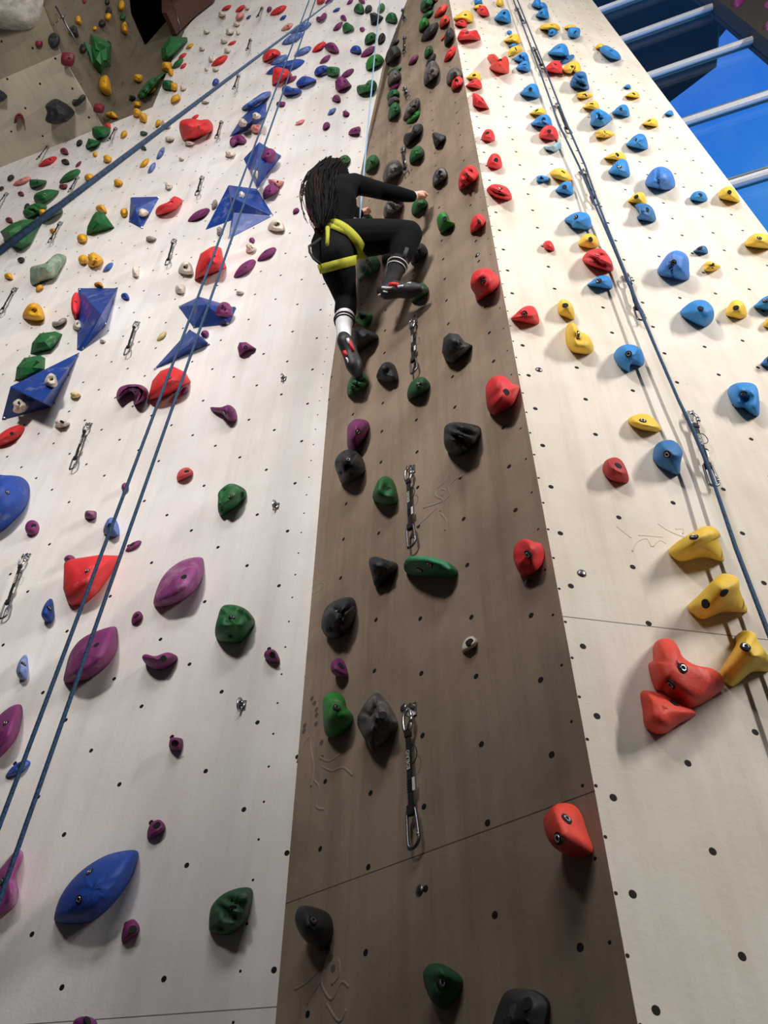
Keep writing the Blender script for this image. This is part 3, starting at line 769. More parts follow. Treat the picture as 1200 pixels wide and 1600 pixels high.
# ------------------------------------------------------------------ hold outlines (unit square, y up)
def smoothpoly(P, n=30):
    P = np.array(P, float); m = len(P); out = []
    for i in range(m):
        p0, p1, p2, p3 = P[i - 1], P[i], P[(i + 1) % m], P[(i + 2) % m]
        for t in np.linspace(0, 1, max(2, n // m + 1), endpoint=False):
            out.append(.5 * ((2 * p1) + (-p0 + p2) * t + (2 * p0 - 5 * p1 + 4 * p2 - p3) * t * t + (-p0 + 3 * p1 - 3 * p2 + p3) * t ** 3))
    return np.array(out)
circ = [(math.cos(a), math.sin(a)) for a in np.linspace(0, 2 * math.pi, 10, endpoint=False)]
OUT = dict(
    round=circ, knob=[(c * (1 + .16 * (-1) ** i), s * (1 - .12 * (i % 3))) for i, (c, s) in enumerate(circ)],
    box=[(-.9, -.7), (-1, 0), (-.75, .9), (.1, 1), (.9, .75), (1, -.1), (.7, -.95), (-.2, -1)],
    dropl=[(-.95, -1), (-1, -.3), (-.7, .5), (-.1, .95), (.5, .95), (1, .35), (.75, -.2), (.1, -.65), (-.5, -.95)],
    drop=[(1, -.9), (.95, -.1), (.5, .75), (-.1, 1), (-.8, .7), (-1, .05), (-.7, -.5), (0, -.85)],
    drop2=[(-1, .15), (-.75, .7), (-.1, 1), (.5, .6), (1, -.6), (.8, -1), (.1, -.9), (-.6, -.5)],
    leaf=[(-1, -1), (-.8, -.35), (-.4, .3), (.1, .75), (.7, 1), (1, .75), (.9, .3), (.5, -.3), (0, -.7), (-.5, -.95)],
    leafm=[(1, -.9), (.8, -.1), (.3, .5), (-.4, 1), (-.9, .8), (-1, .2), (-.6, -.3), (-.1, -.8), (.5, -1)],
    shell=[(-1, -.4), (-.75, 0), (-.3, .65), (.2, 1), (.65, .85), (.9, .2), (1, -.85), (.6, -1), (0, -.85), (-.6, -.65)],
    dome=[(-1, -.55), (-.85, .2), (-.4, .85), (.15, 1), (.7, .65), (1, -.2), (.95, -.8), (.3, -1), (-.4, -.85)],
    tri=[(-1, .7), (-.6, 1), (.3, .75), (1, .5), (.8, 0), (.1, -.6), (-.2, -1), (-.6, -.9), (-.8, -.2)],
    half=[(.55, .9), (.1, 1), (-.5, .6), (-.95, 0), (-1, -.5), (-.4, -1), (.4, -1), (.75, -.4), (.7, .2)],
    bean=[(-1, -.5), (-.8, .2), (-.2, .2), (.3, .9), (.85, .95), (1, .4), (.6, -.2), (0, -.8), (-.6, -1)],
    arch=None)
def archpoly(flip):
    a = np.linspace(math.pi * 1.05, -.05 * math.pi, 14)
    o = [(math.cos(t), math.sin(t) * 2 - 1) for t in a] + [(.5 * math.cos(t), math.sin(t) * 1.1 - 1) for t in a[::-1]]
    sp = [(.75 * math.cos(t), math.sin(t) * 1.55 - 1) for t in a]
    o = np.array(o); sp = np.array(sp)
    if flip: o[:, 1] *= -1; sp[:, 1] *= -1
    return o, sp
KIND = dict(round=('round', 'smooth', 'round'), box=('box', 'rocklet', 'blocky'), dropl=('dropl', 'smooth', 'teardrop'), drop=('drop', 'smooth', 'teardrop'),
    drop2=('drop2', 'smooth', 'potato-shaped'), leaf=('leaf', 'ridge1', 'leaf-shaped'), leafm=('leafm', 'smooth', 'fish-shaped'), shell=('shell', 'smooth', 'shell-shaped'),
    shellk=('shell', 'rock', 'rough shell-shaped'), knob=('knob', 'knob', 'knobbly'), dome=('dome', 'smooth', 'domed'), tri=('tri', 'rock', 'three-cornered'),
    half=('half', 'smooth', 'half-moon'), bean=('bean', 'smooth', 'bean-shaped'), rockl=('dropl', 'rock', 'rocky'), ridgel=('dropl', 'ridge', 'ribbed'),
    facetl=('leaf', 'crack', 'cracked'), donut=('dome', 'donut', 'hollowed'), comb=('dropl', 'comb', 'honeycomb'), cres=('arch', 'smooth', 'crescent'), cresd=('archd', 'smooth', 'curved'), groove=('dome', 'groove', 'grooved'))
STY = dict(crack='cracked', smooth='smooth', rock='rocky', facet='faceted', ridge='ridged', lobes='lobed', donut='hollowed', groove='grooved', bump='bubbled')
CROP = dict(A0=(0, 0, 6), A1=(200, 0, 6), A2=(400, 0, 6), A3=(570, 0, 6), A4=(750, 0, 6), A5=(930, 0, 4.444), B0=(0, 180, 6), B1=(200, 180, 6), B2=(370, 180, 6),
    B3=(560, 180, 5.4545), B4=(750, 180, 5.4545), B5=(950, 200, 4.8), C0=(0, 360, 5), C1=(220, 340, 4.615), C2=(470, 240, 5.4545), C3=(470, 380, 5.4545),
    C4=(660, 380, 5), C5=(880, 360, 3.75), D0=(0, 580, 4.615), D1=(220, 580, 4), D2=(500, 570, 4.615), D3=(640, 560, 4.615), D4=(900, 620, 4), D5=(0, 820, 4),
    E0=(200, 840, 4), E1=(470, 820, 4), E2=(460, 1040, 4), E3=(720, 820, 4.286), E4=(940, 880, 4.615), E5=(0, 1080, 2.727), E6=(420, 1240, 2.609),
    E7=(820, 1180, 3.158), PX=(0, 0, 1))
def parse(line):
    core, _, land = line.partition('|'); t = core.split(); cx, cy, cs = CROP[t[0]]
    if t[1] == 'P':
        pts = [tuple(map(float, q.split(','))) for q in t[2:] if ',' in q]; rest = [q for q in t[2:] if ',' not in q]
    else:
        x0, y0, x1, y1 = map(float, t[1:5]); pts = None; rest = t[5:]
    if pts: px = np.array([(cx + x / cs, cy + y / cs) for x, y in pts]); bb = (px[:, 0].min(), px[:, 1].min(), px[:, 0].max(), px[:, 1].max())
    else: px = None; bb = (cx + x0 / cs, cy + y0 / cs, cx + x1 / cs, cy + y1 / cs)
    return dict(bb=bb, px=px, wall=rest[0], col=rest[1], shape=rest[2], land=land.strip())
HOLDS = [parse(l) for l in DATA.strip().split('\n') if l and not l.startswith('#')]

def template(h, seed, npx):
    seg = 40 if npx > 40 else (28 if npx > 18 else 18)
    sp = None
    if h['px'] is not None:
        x0, y0, x1, y1 = h['bb']
        P = np.stack([(h['px'][:, 0] - (x0 + x1) / 2) / ((x1 - x0) / 2), -(h['px'][:, 1] - (y0 + y1) / 2) / ((y1 - y0) / 2)], -1)
        style = h['shape']
        cr = style in ('facet', 'rock')
        if cr:   # keep corners: subdivide edges only
            out = []
            for i in range(len(P)):
                for t in ((0,) if style == 'facet' else (0, .5)): out.append(P[i] * (1 - t) + P[(i + 1) % len(P)] * t)
            B = np.array(out)
        else: B = smoothpoly(P, seg)
        if 'crescent' in h['land']:
            sp = np.array([(-.88, -.32), (-.6, .22), (-.2, .55), (.25, .58), (.6, .2), (.5, -.3), (.32, -.82)])
    else:
        on, style, _ = KIND.get(h['shape']) or ('dropl', h['shape'], '')
        if on in ('arch', 'archd'): B, sp = archpoly(on == 'archd')
        else: B = smoothpoly(OUT[on], seg)
    # even resample kept simple
    cen = B.mean(0)
    if sp is not None:
        sp = np.array([sp[j] * (1 - u) + sp[j + 1] * u for j in range(len(sp) - 1) for u in np.linspace(0, 1, 12, endpoint=False)] + [sp[-1]])
        T = np.array([sp[np.argmin(((sp - b) ** 2).sum(1))] for b in B])
    else: T = np.repeat(cen[None], len(B), 0)
    rs = {'facet': [1, .96, .58], 'rock': [1, .98, .92, .8, .64, .46, .26, .1]}.get(style, [1, .985, .94, .86, .74, .6, .44, .28, .13])
    if npx < 14 and len(rs) > 6: rs = [1, .96, .82, .55, .28]
    rng = random.Random(seed)
    ax, ay = rng.uniform(-.1, .1), rng.uniform(-.05, .18)
    V = []; n = len(B)
    so = Vector((seed * 1.7 % 50, seed * .37 % 20, 0))
    for r in rs:
        for i in range(n):
            q = T[i] + (B[i] - T[i]) * r
            q = q + np.array([ax, ay]) * (1 - r)
            if style == 'facet': z = {1: 0, .96: .16, .58: .82}[r] + (rng.uniform(-.16, .16) if r < .9 else 0)
            elif style == 'ridge1': z = (1 - r ** 1.5) ** .8
            else: z = (1 - r ** 2.3) ** .55
            if style == 'crack': z = (1 - r ** 2.6) ** .5
            if r < 1:
                nv = noise.noise(Vector((q[0] * 1.6, q[1] * 1.6, 0)) + so)
                if style in ('rock', 'rocklet'):
                    vo = noise.voronoi(Vector((q[0] * 1.3, q[1] * 1.3, 0)) + so)[0]; z += .22 * nv - .3 * max(0, .28 - (vo[1] - vo[0])) + .05 * noise.noise(Vector((q[0] * 5, q[1] * 5, 1)) + so)
                elif style == 'knob': z += .35 * noise.noise(Vector((q[0] * 3, q[1] * 3, 3)) + so)
                elif style == 'lobes': z += .4 * noise.noise(Vector((q[0] * 1.3, q[1] * 1.3, 7)) + so) ; z *= 1
                elif style == 'ridge': z += .30 * math.sin((q[1] * .8 + q[0] * .5 + .25 * nv) * 11) * (1 - r ** 3)
                elif style == 'bump': z += .13 * max(0, noise.noise(Vector((q[0] * 6, q[1] * 6, 1)) + so)) * (q[1] < .3)
                elif style == 'comb':
                    z -= 1.5 * max(0, .40 - noise.voronoi(Vector((q[0] * 2.0, q[1] * 2.0, 0)) + so)[0][0])
                else: z += .10 * nv
                if style in ('crack', 'facet2'):
                    vo = noise.voronoi(Vector((q[0] * .95, q[1] * .95, 0)) + so)[0]; z -= .34 * math.exp(-((vo[1] - vo[0]) / .11) ** 2) - .1 * nv
                if style == 'donut': z -= .62 * math.exp(-((q[0] - .1) ** 2 + (q[1] - .1) ** 2) / .16)
                if style == 'groove': z -= .22 * math.exp(-((q[0] + .12 + .1 * q[1]) / .07) ** 2)
            V.append((q[0], q[1], max(z, 0) if r < 1 else 0))
    if style == 'facet': zc = .85
    else: zc = 1.0
    if style == 'donut': zc = .38
    if style == 'ridge1': zc = 1
    if sp is None: V.append((cen[0] + ax, cen[1] + ay, zc))
    Fs = []
    R_ = len(rs)
    for a in range(R_ - 1):
        for i in range(n):
            j = (i + 1) % n; Fs.append((a * n + i, (a + 1) * n + i, (a + 1) * n + j, a * n + j))
    if sp is None:
        c = len(V) - 1
        for i in range(n): Fs.append(((R_ - 1) * n + i, c, (R_ - 1) * n + (i + 1) % n))
    return np.array(V, float), Fs, style, n, rs
def px_frame(wall, x, y, n, P):
    """in-plane directions that look horizontal / vertical in the photo, metres per pixel"""
    d = 2.0
    e1 = (hit(x + d, y, P, n) - hit(x - d, y, P, n)) / (2 * d)
    e2 = (hit(x, y - d, P, n) - hit(x, y + d, P, n)) / (2 * d)
    return e1, e2
def fit(h, seed):
    x0, y0, x1, y1 = h['bb']; W, H = x1 - x0, y1 - y0; cx, cy = (x0 + x1) / 2, (y0 + y1) / 2
    V, Fs, style, nseg, rs = template(h, seed, max(W, H))
    P, n = place(h['wall'], cx, cy)
    e1, e2 = px_frame(h['wall'], cx, cy, n, P)
    m1 = np.linalg.norm(e1); m2 = np.linalg.norm(e2); u1, u2 = e1 / m1, e2 / m2
    npx = proj(P + n * .01) - proj(P - n * .01); npl = np.linalg.norm(npx) / .02   # px per metre of height
    wm = W * m1 if h['wall'] != 'C' else W * m1 * .8
    hk = {'facet': .42, 'leafm': .3}.get(h['shape'], .5)
    if h['shape'] in ('leaf',) or 'leaf' in h['land']: hk = .3
    if h['land'].find('oval volume') >= 0 or h['land'].find('curved volume') >= 0: hk = .3
    z = min(hk * wm, .62 * H / max(1e-6, abs(npx[1]) / .02), .7 * W / max(1e-6, abs(npx[0]) / .02 + 1e-6), .26)
    # direction in which a point moves in the photo as it leaves the wall, and how fast
    gv = npx / np.linalg.norm(npx)
    qx = cx + V[:, 0] * W / 2; qy = cy - V[:, 1] * H / 2
    t = qx * gv[0] + qy * gv[1]; t0, t1 = t.min(), t.max(); ext = t1 - t0
    pp = -qx * gv[1] + qy * gv[0]; wid = pp.max() - pp.min()
    mg = np.linalg.norm(hit(cx + gv[0], cy + gv[1], P, n) - hit(cx - gv[0], cy - gv[1], P, n)) / 2
    mp = np.linalg.norm(hit(cx - gv[1], cy + gv[0], P, n) - hit(cx + gv[1], cy - gv[0], P, n)) / 2
    dpt = float((MW[:, 2] @ (P - C0))); Wr = min(wid, 1.6 * ext + 4) * dpt / F
    big = 'volume' in h['land']
    kk_ = .18 if (style == 'ridge1' or big) else .34
    hm = (ext - .8 * Wr / mg) / npl
    hm = max(.16 * Wr, min(hm, (.4 if big else .85) * Wr, .8 * ext / npl))
    B = kk_ * Wr
    ring = np.stack([qx[:nseg], qy[:nseg]], -1)
    def chord(x, y):   # how far the outline reaches behind a point, against the direction things rise in
        best = 1e9; hits = 0
        x = x + gv[0] * -.02; y = y + gv[1] * -.02
        for k_ in range(nseg):
            ax_, ay_ = ring[k_]; bx_, by_ = ring[(k_ + 1) % nseg]
            ex, ey = bx_ - ax_, by_ - ay_; den = -gv[0] * ey + gv[1] * ex
            if abs(den) < 1e-9: continue
            wx, wy = ax_ - x, ay_ - y
            tt = (wx * ey - wy * ex) / den; uu = (wx * -gv[1] - wy * -gv[0]) / den
            if tt > 0 and 0 <= uu <= 1: hits += 1; best = min(best, tt)
        return best if hits % 2 else 0.0
    ch = np.array([chord(qx[i], qy[i]) for i in range(len(V))])
    rc = ch[:nseg].copy()
    for _ in range(2): ch[:nseg] = np.minimum(ch[:nseg], (np.roll(ch[:nseg], 1) + ch[:nseg] + np.roll(ch[:nseg], -1)) / 3)
    hl = np.minimum(hm, .78 * ch / npl)
    X = np.array([hit(qx[i], qy[i], P + n * (hl[i] + B * V[i, 2]), n) for i in range(len(V))])
    foot = X[:nseg] - n * (((X[:nseg] - P) @ n)[:, None] + .004)
    foot = foot + (foot.mean(0) - foot) * (.02 if big else .05)
    nX = len(X); X = np.vstack([X, foot]); Fs = list(Fs)
    for i in range(nseg):
        j = (i + 1) % nseg; Fs.append((i, j, nX + j, nX + i))
    return X, Fs, style, P, n, None, nseg, rs
GRP = {'F': 'climbing holds on the dark side wall', 'L': 'climbing holds on the left wall', 'C': 'climbing holds on the shaded middle wall', 'R': 'climbing holds on the sunlit right wall',
       'P': 'climbing holds on the roof panel', 'Q': 'climbing holds on the dark side wall', 'W': 'climbing holds on the sloping upper panel'}
def bolt_at(root, p, n, big):
    mb = MB(); r = .0135
    mb.tube([p - n * .004, p + n * .0015], [r, r], 14, m=0)
    if big:
        a = nrm(np.cross(n, Z) + 1e-9); b = np.cross(n, a)
        mb.tube([p + n * .0025 + (a * math.cos(t) + b * math.sin(t)) * .007 for t in np.linspace(0, 2 * math.pi, 12, endpoint=False)], .0018, 6, True, m=1)
    o = mb.build('bolt', [M_HOLE, M_STEEL], root); return o
_rank = sorted(range(len(HOLDS)), key=lambda i: -(HOLDS[i]['bb'][2] - HOLDS[i]['bb'][0]) * (HOLDS[i]['bb'][3] - HOLDS[i]['bb'][1]))
for i in _rank:   # the biggest faceted shapes are bolted-on volumes
    HOLDS[i]['vol'] = HOLDS[i]['shape'] == 'facet' and 'volume' in HOLDS[i]['land']
_hh = [i for i in _rank if not HOLDS[i]['vol']]
SMALL = set(i for i in _hh[298:] if not HOLDS[i]['land'])
stuffV = []; stuffF = []; stuffM = []; stuffMats = []
for i, h in enumerate(HOLDS):
    X, Fs, style, Pc, n, fr, nseg, rs = fit(h, i + 3)
    if i in SMALL:
        mt = hmat(h['col'])
        if mt not in stuffMats: stuffMats.append(mt)
        b0 = len(stuffV); stuffV += list(X); stuffF += [tuple(q + b0 for q in f) for f in Fs]; stuffM += [stuffMats.index(mt)] * len(Fs)
        h['o'] = None; h['c'] = ((h['bb'][0] + h['bb'][2]) / 2, (h['bb'][1] + h['bb'][3]) / 2)
        continue
    o = link('climbing_volume' if h['vol'] else 'climbing_hold', X, Fs, hmat(h['col']), smooth=style not in ('facet',))
    # make sure normals point outward
    me = o.data; me.calc_loop_triangles()
    avg = np.zeros(3)
    for p in me.polygons: avg += np.array(p.normal) * p.area
    if avg @ n < 0: me.flip_normals()
    h['o'] = o; h['c'] = ((h['bb'][0] + h['bb'][2]) / 2, (h['bb'][1] + h['bb'][3]) / 2)
    mx = max(h['bb'][2] - h['bb'][0], h['bb'][3] - h['bb'][1])
    if mx > 19 and h['shape'] not in ('facet',):
        bmv = BVHTree.FromPolygons([Vector(v) for v in X], Fs)
        bb = h['bb']; seeds = [(.52 + .1 * math.sin(i * 2.1), .36 + .07 * math.cos(i * 3.3))]
        if mx > 75 and (i % 2): seeds.append((.3, .66))
        for (fx, fy) in seeds:
            rr = ray(bb[0] + (bb[2] - bb[0]) * fx, bb[1] + (bb[3] - bb[1]) * fy)
            loc, nn, _, _ = bmv.ray_cast(Vector(C0), Vector(rr))
            if loc is not None:
                nn = np.array(nn); nn = nn if nn @ rr < 0 else -nn
                bolt_at(o, np.array(loc), nn, mx > 34 and i % 3 > 0)

so_ = link('small_climbing_hold', stuffV, stuffF, stuffMats, fm=stuffM)
_b = bmesh.new(); _b.from_mesh(so_.data); bmesh.ops.recalc_face_normals(_b, faces=_b.faces); _b.to_mesh(so_.data); _b.free()
tag(so_, 'the smallest far-off coloured climbing holds scattered over the tops of the walls', 'climbing holds', kind='stuff')
HOLDS = [h for h in HOLDS if h['o'] is not None]
# labels -------------------------------------------------------------
WN = {'F': 'dark side wall', 'L': 'left wall', 'C': 'middle wall', 'R': 'right wall', 'P': 'roof panel', 'Q': 'dark side wall', 'W': 'sloping panel'}
lands = [h for h in HOLDS if h['land']]
for key, (bp_, ap_, fc, lab) in VOL.items():
    pts = np.array(bp_); lands.append(dict(wall='L', c=tuple(pts.mean(0)), land=lab, vol=key))
lands.append(dict(wall='C', c=(575, 340), land='climber')); lands.append(dict(wall='L', c=(500, 320), land='climber'))
def direction(dx, dy):
    a = math.degrees(math.atan2(-dy, dx)) % 360
    return ['right of', 'above right of', 'above', 'above left of', 'left of', 'below left of', 'below', 'below right of'][int((a + 22.5) // 45) % 8]
def shapeword(h):
    return KIND[h['shape']][2] if h['px'] is None and h['shape'] in KIND else STY[h['shape']]
def short(s): return s
cl = {}
for h in HOLDS:
    w = h['wall'] if h['wall'] in WN else 'L'
    h['grp'] = w
    if h['land']:
        L = h['land']
        if 'wall' not in L and len(L.split()) <= 12: L += ', on the ' + WN[w]
        h['label'] = L; continue
    mx = max(h['bb'][2] - h['bb'][0], h['bb'][3] - h['bb'][1])
    size = 'tiny ' if mx < 13 else 'small ' if mx < 26 else 'large ' if mx > 55 else ''
    desc = size + WORD[h['col']] + ' ' + shapeword(h) + ' hold'
    if h['wall'] in VOL:
        loc = 'bolted onto the ' + VOL[h['wall']][3]
    else:
        best = sorted([l for l in lands if l['wall'] == h['wall']] or lands, key=lambda l: math.hypot(l['c'][0] - h['c'][0], l['c'][1] - h['c'][1]))[0]
        dd = math.hypot(best['c'][0] - h['c'][0], best['c'][1] - h['c'][1])
        loc = direction(h['c'][0] - best['c'][0], h['c'][1] - best['c'][1]) + ' the ' + best['land']
    cl.setdefault((desc, loc), []).append(h)
ORD = ['topmost', 'second from top', 'third from top', 'fourth from top', 'fifth from top', 'sixth from top', 'seventh from top']
for (desc, loc), hs in cl.items():
    hs.sort(key=lambda h: h['c'][1])
    for j, h in enumerate(hs):
        if len(hs) == 1: pre = ''
        elif len(hs) == 2:
            pre = ('upper ', 'lower ')[j]
        else: pre = ('lowest ' if j == len(hs) - 1 else ORD[j] + ' ')
        h['label'] = (pre + desc + ' ' + loc)
for h in HOLDS:
    tag(h['o'], h['label'], 'climbing volume' if h['vol'] else 'climbing hold', 'green climbing volumes' if h['vol'] else GRP[h['grp']])
import collections
_c = collections.Counter(h['label'] for h in HOLDS)
for l_, c_ in _c.items():
    if c_ > 1: print('DUPLABEL', c_, l_)
for h in HOLDS:
    if len(h['label'].split()) > 16: print('LONG', len(h['label'].split()), h['label'])
print('holds', len(HOLDS))
# ------------------------------------------------------------------ quickdraws
def text_mesh(name, body, size, origin, xdir, ydir, m, parent, depth=.0006):
    cu = bpy.data.curves.new(name, 'FONT'); cu.body = body; cu.size = size; cu.extrude = depth; cu.align_x = 'CENTER'; cu.align_y = 'CENTER'
    to = bpy.data.objects.new(name, cu); COL.objects.link(to)
    dg = bpy.context.evaluated_depsgraph_get(); me = bpy.data.meshes.new_from_object(to.evaluated_get(dg))
    COL.objects.unlink(to); bpy.data.objects.remove(to)
    o = bpy.data.objects.new(name, me); COL.objects.link(o); me.materials.clear(); me.materials.append(m)
    x = nrm(xdir); y = nrm(ydir - (ydir @ x) * x); z = np.cross(x, y)
    o.matrix_world = Matrix(((x[0], y[0], z[0], origin[0]), (x[1], y[1], z[1], origin[1]), (x[2], y[2], z[2], origin[2]), (0, 0, 0, 1)))
    if parent:
        mw = o.matrix_world.copy(); o.parent = parent; o.matrix_parent_inverse = parent.matrix_world.inverted() if parent.type != 'EMPTY' else Matrix.Translation(-parent.location)
    return o
def quickdraw(tx, ty, bx, by, wall, detail):
    P, n = place(wall, tx, ty)
    a = nrm(np.cross(Z, n)); 
    top = P + n * .03
    vd = -Z if abs(n[2]) < .5 else nrm(-Z)
    # length so that the bottom lands on its photo pixel
    want = np.array([bx, by]); best = None
    for Lm in np.linspace(.24, .62, 39):
        q = proj(top + vd * Lm + n * .01); d = abs(q[1] - by) if abs(by - ty) > abs(bx - tx) * .5 else np.linalg.norm(q - want)
        if best is None or d < best[0]: best = (d, Lm)
    Lm = best[1]
    # small sideways lean so it hangs where the photo shows it
    q = proj(top + vd * Lm); e1, e2 = px_frame(wall, bx, by, n, top); lean = (bx - q[0]) * e1 @ a
    lean = max(-.12 * Lm, min(.12 * Lm, lean)); vd = nrm(vd * Lm + a * lean)
    root = empty('quickdraw', P)
    sg = 10 if detail else 6
    mb = MB(); mb.box(P + n * .004 + Z * .0, [a, Z, n], (.016, .022, .003)); mb.box(P + n * .02 - Z * .018, [a, Z, n], (.003, .014, .018)); mb.cyl(P + n * .004 + Z * .008, n, .011, .014, 8)
    setp(mb.build('hanger', M_STEEL, None), root)
    def ring(c, up, w, hgt, r, out):
        pts = []
        side = nrm(np.cross(up, out))
        for t in np.linspace(0, 2 * math.pi, 16, endpoint=False):
            s_, c_ = math.sin(t), math.cos(t)
            pts.append(c + side * w * (abs(s_) ** .7 * (1 if s_ > 0 else -1)) + up * hgt * (abs(c_) ** .8 * (1 if c_ > 0 else -1)))
        mbb = MB(); mbb.tube(pts, r, sg, True); return mbb
    c1 = top + vd * .052
    mb = ring(c1, vd, .017, .038, .005, n); mb.cyl(c1 + a * .017 - vd * .012, vd, .0078, .024, 6)
    setp(mb.build('quick_link', M_STEEL, None, True), root)
    cl_ = .105; s0 = top + vd * .082; s1 = top + vd * (Lm - cl_ + .012)
    mid = (s0 + s1) / 2; hl = np.linalg.norm(s1 - s0) / 2
    u = nrm(np.cross(vd, n)); u = u if proj(mid + u * .05)[0] > proj(mid)[0] else -u; w = nrm(np.cross(u, vd))
    mb = MB(); mb.box(mid, [u, vd, w], (.0085, hl, .003)); mb.box(s0 + vd * .012, [u, vd, w], (.010, .012, .0065)); mb.box(s1 - vd * .012, [u, vd, w], (.011, .014, .0075))
    for q_ in range(5): mb.box(mid + vd * (hl * .25 + q_ * .008), [u, vd, w], (.009, .0012, .0045))
    sl = mb.build('sling', M_WEB, None); setp(sl, root)
    if detail or hl > .05:
        mb = MB(); mb.box(mid + vd * hl * .35 + u * .013, [u, vd, w], (.0055, .02, .0008)); tg = mb.build('label_tag', M_TAGW, None); setp(tg, root)
    if detail:
        fc = 1 if w @ (C0 - mid) > 0 else -1
        t_ = text_mesh('lettering', 'EDELRID', .0165, mid - vd * hl * .25 + w * fc * .0038, vd * -1, np.cross(w * fc, -vd), M_TAGW, None)
        setp(t_, root)
    if detail:
        lc_ = mid - vd * hl * .35 + u * .012; mb = MB(); mb.tube([lc_ + vd * .03 * math.cos(t) + u * .020 * math.sin(t) for t in np.linspace(0, math.pi, 10)], .0016, 5); lp_ = mb.build('rubber_loop', M_WEB, None, True); setp(lp_, root)
    # lower carabiner: D-shaped frame with a straight gate
    c2 = s1 + vd * (cl_ / 2 - .012)
    prof = [(-.012, -.052), (.010, -.054), (.016, -.045), (.024, .018), (.023, .038), (.010, .052), (-.008, .053), (-.016, .042), (-.017, -.040)]
    pr = smoothpoly(prof, 22)
    mb = MB(); mb.tube([c2 + u * x + vd * y for x, y in pr], .0048, sg, True); setp(mb.build('carabiner', M_STEELD, None, True), root)
    mb = MB(); mb.tube([c2 + u * .017 - vd * .034, c2 + u * .023 + vd * .020], .0042, sg); mb.cyl(c2 + u * .0225 + vd * .018, vd, .006, .008, 6)
    setp(mb.build('gate', M_STEEL, None, True), root)
    return root
QL = []
for l in QDATA.strip().split('\n'):
    t = l.split(); cx, cy, cs = CROP[t[0]]; x0, y0, x1, y1 = map(float, t[1:5])
    x0, x1 = cx + x0 / cs, cx + x1 / cs; y0, y1 = cy + y0 / cs, cy + y1 / cs
    big = math.hypot(x1 - x0, y1 - y0) > 70
    QL.append([quickdraw(x0, y0, x1, y1, t[5], big), t[5], (x0 + x1) / 2, (y0 + y1) / 2])
pos = ['topmost', 'second from top', 'third from top', 'fourth from top', 'fifth from top', 'sixth from top', 'lowest']
for wname in 'CR':
    qs = sorted([q for q in QL if q[1] == wname], key=lambda q: q[3])
    for j, q in enumerate(qs):
        pw = 'lowest' if j == len(qs) - 1 else pos[j]
        tag(q[0], ('steel and black quickdraw in the middle-wall column, ' if wname == 'C' else 'quickdraw clipped along the right-wall rope, ') + pw + ' in its line', 'quickdraw', 'quickdraws on the ' + WN[wname])
_seen = {}
for q in sorted([q for q in QL if q[1] in 'LW'], key=lambda q: q[3]):
    ls = [l for l in lands if l['wall'] == q[1]]
    best = min(ls or lands, key=lambda l: math.hypot(l['c'][0] - q[2], l['c'][1] - q[3]))
    lab = 'hanging quickdraw ' + direction(q[2] - best['c'][0], q[3] - best['c'][1]) + ' the ' + best['land']
    if lab in _seen: lab = 'lower ' + lab
    _seen[lab] = 1
    tag(q[0], lab, 'quickdraw', 'quickdraws on the left wall')

# bare hangers on the left wall near the corner
for (x, y), lb in zip([(444, 593), (432, 792), (379, 1103)], ['bare ring bolt hanger near the corner, highest of three', 'bare ring bolt hanger near the corner, middle of three', 'bare ring bolt hanger near the corner, lowest of three']):
    P, n = WALLS['L'](x, y); a = nrm(np.cross(Z, n))
    mb = MB(); mb.box(P + n * .003, [a, Z, n], (.016, .02, .003)); mb.cyl(P + n * .004 + Z * .008, n, .01, .012, 8)
    mb.tube([P + n * .022 - Z * .006 + (n * math.cos(t) * .018 + Z * math.sin(t) * .026) for t in np.linspace(0, 2 * math.pi, 14, endpoint=False)], .0042, 6, True)
    tag(mb.build('bolt_hanger', M_STEEL, None, True), lb, 'bolt hanger', 'bare hangers on the left wall')
# steel caps over structural bolts
for wl, x, y, lb in [('C', 656, 399 + 992, 'steel dome cap near the bottom of the middle wall'), ('C', 631, 1106, 'dark dome cap just above the lowest middle quickdraw'), ('C', 825, 911, 'steel dome cap below the red hold with two holes'),
                     ('R', 909, 896, 'shiny steel disc cap low on the right wall'), ('R', 842, 578, 'steel disc cap on the right wall by the arete'), ('C', 746, 399, 'small steel cap above the bulging red arete hold')]:
    P, n = WALLS[wl](x, y); a = nrm(np.cross(Z, n)); b = np.cross(n, a)
    V = []; Fq = []
    for i_, (r_, h_) in enumerate([(1, 0), (.96, .35), (.8, .65), (.5, .9), (.2, 1)]):
        for t in range(14): V.append(P + (a * math.cos(t * 2 * math.pi / 14) + b * math.sin(t * 2 * math.pi / 14)) * r_ * .0145 + n * h_ * .007)
    for i_ in range(4):
        for t in range(14): Fq.append((i_ * 14 + t, i_ * 14 + (t + 1) % 14, (i_ + 1) * 14 + (t + 1) % 14, (i_ + 1) * 14 + t))
    Fq.append(tuple(56 + t for t in range(14)))
    tag(link('steel_disc', V, Fq, M_STEELD), lb, 'steel disc', 'steel discs on the walls')

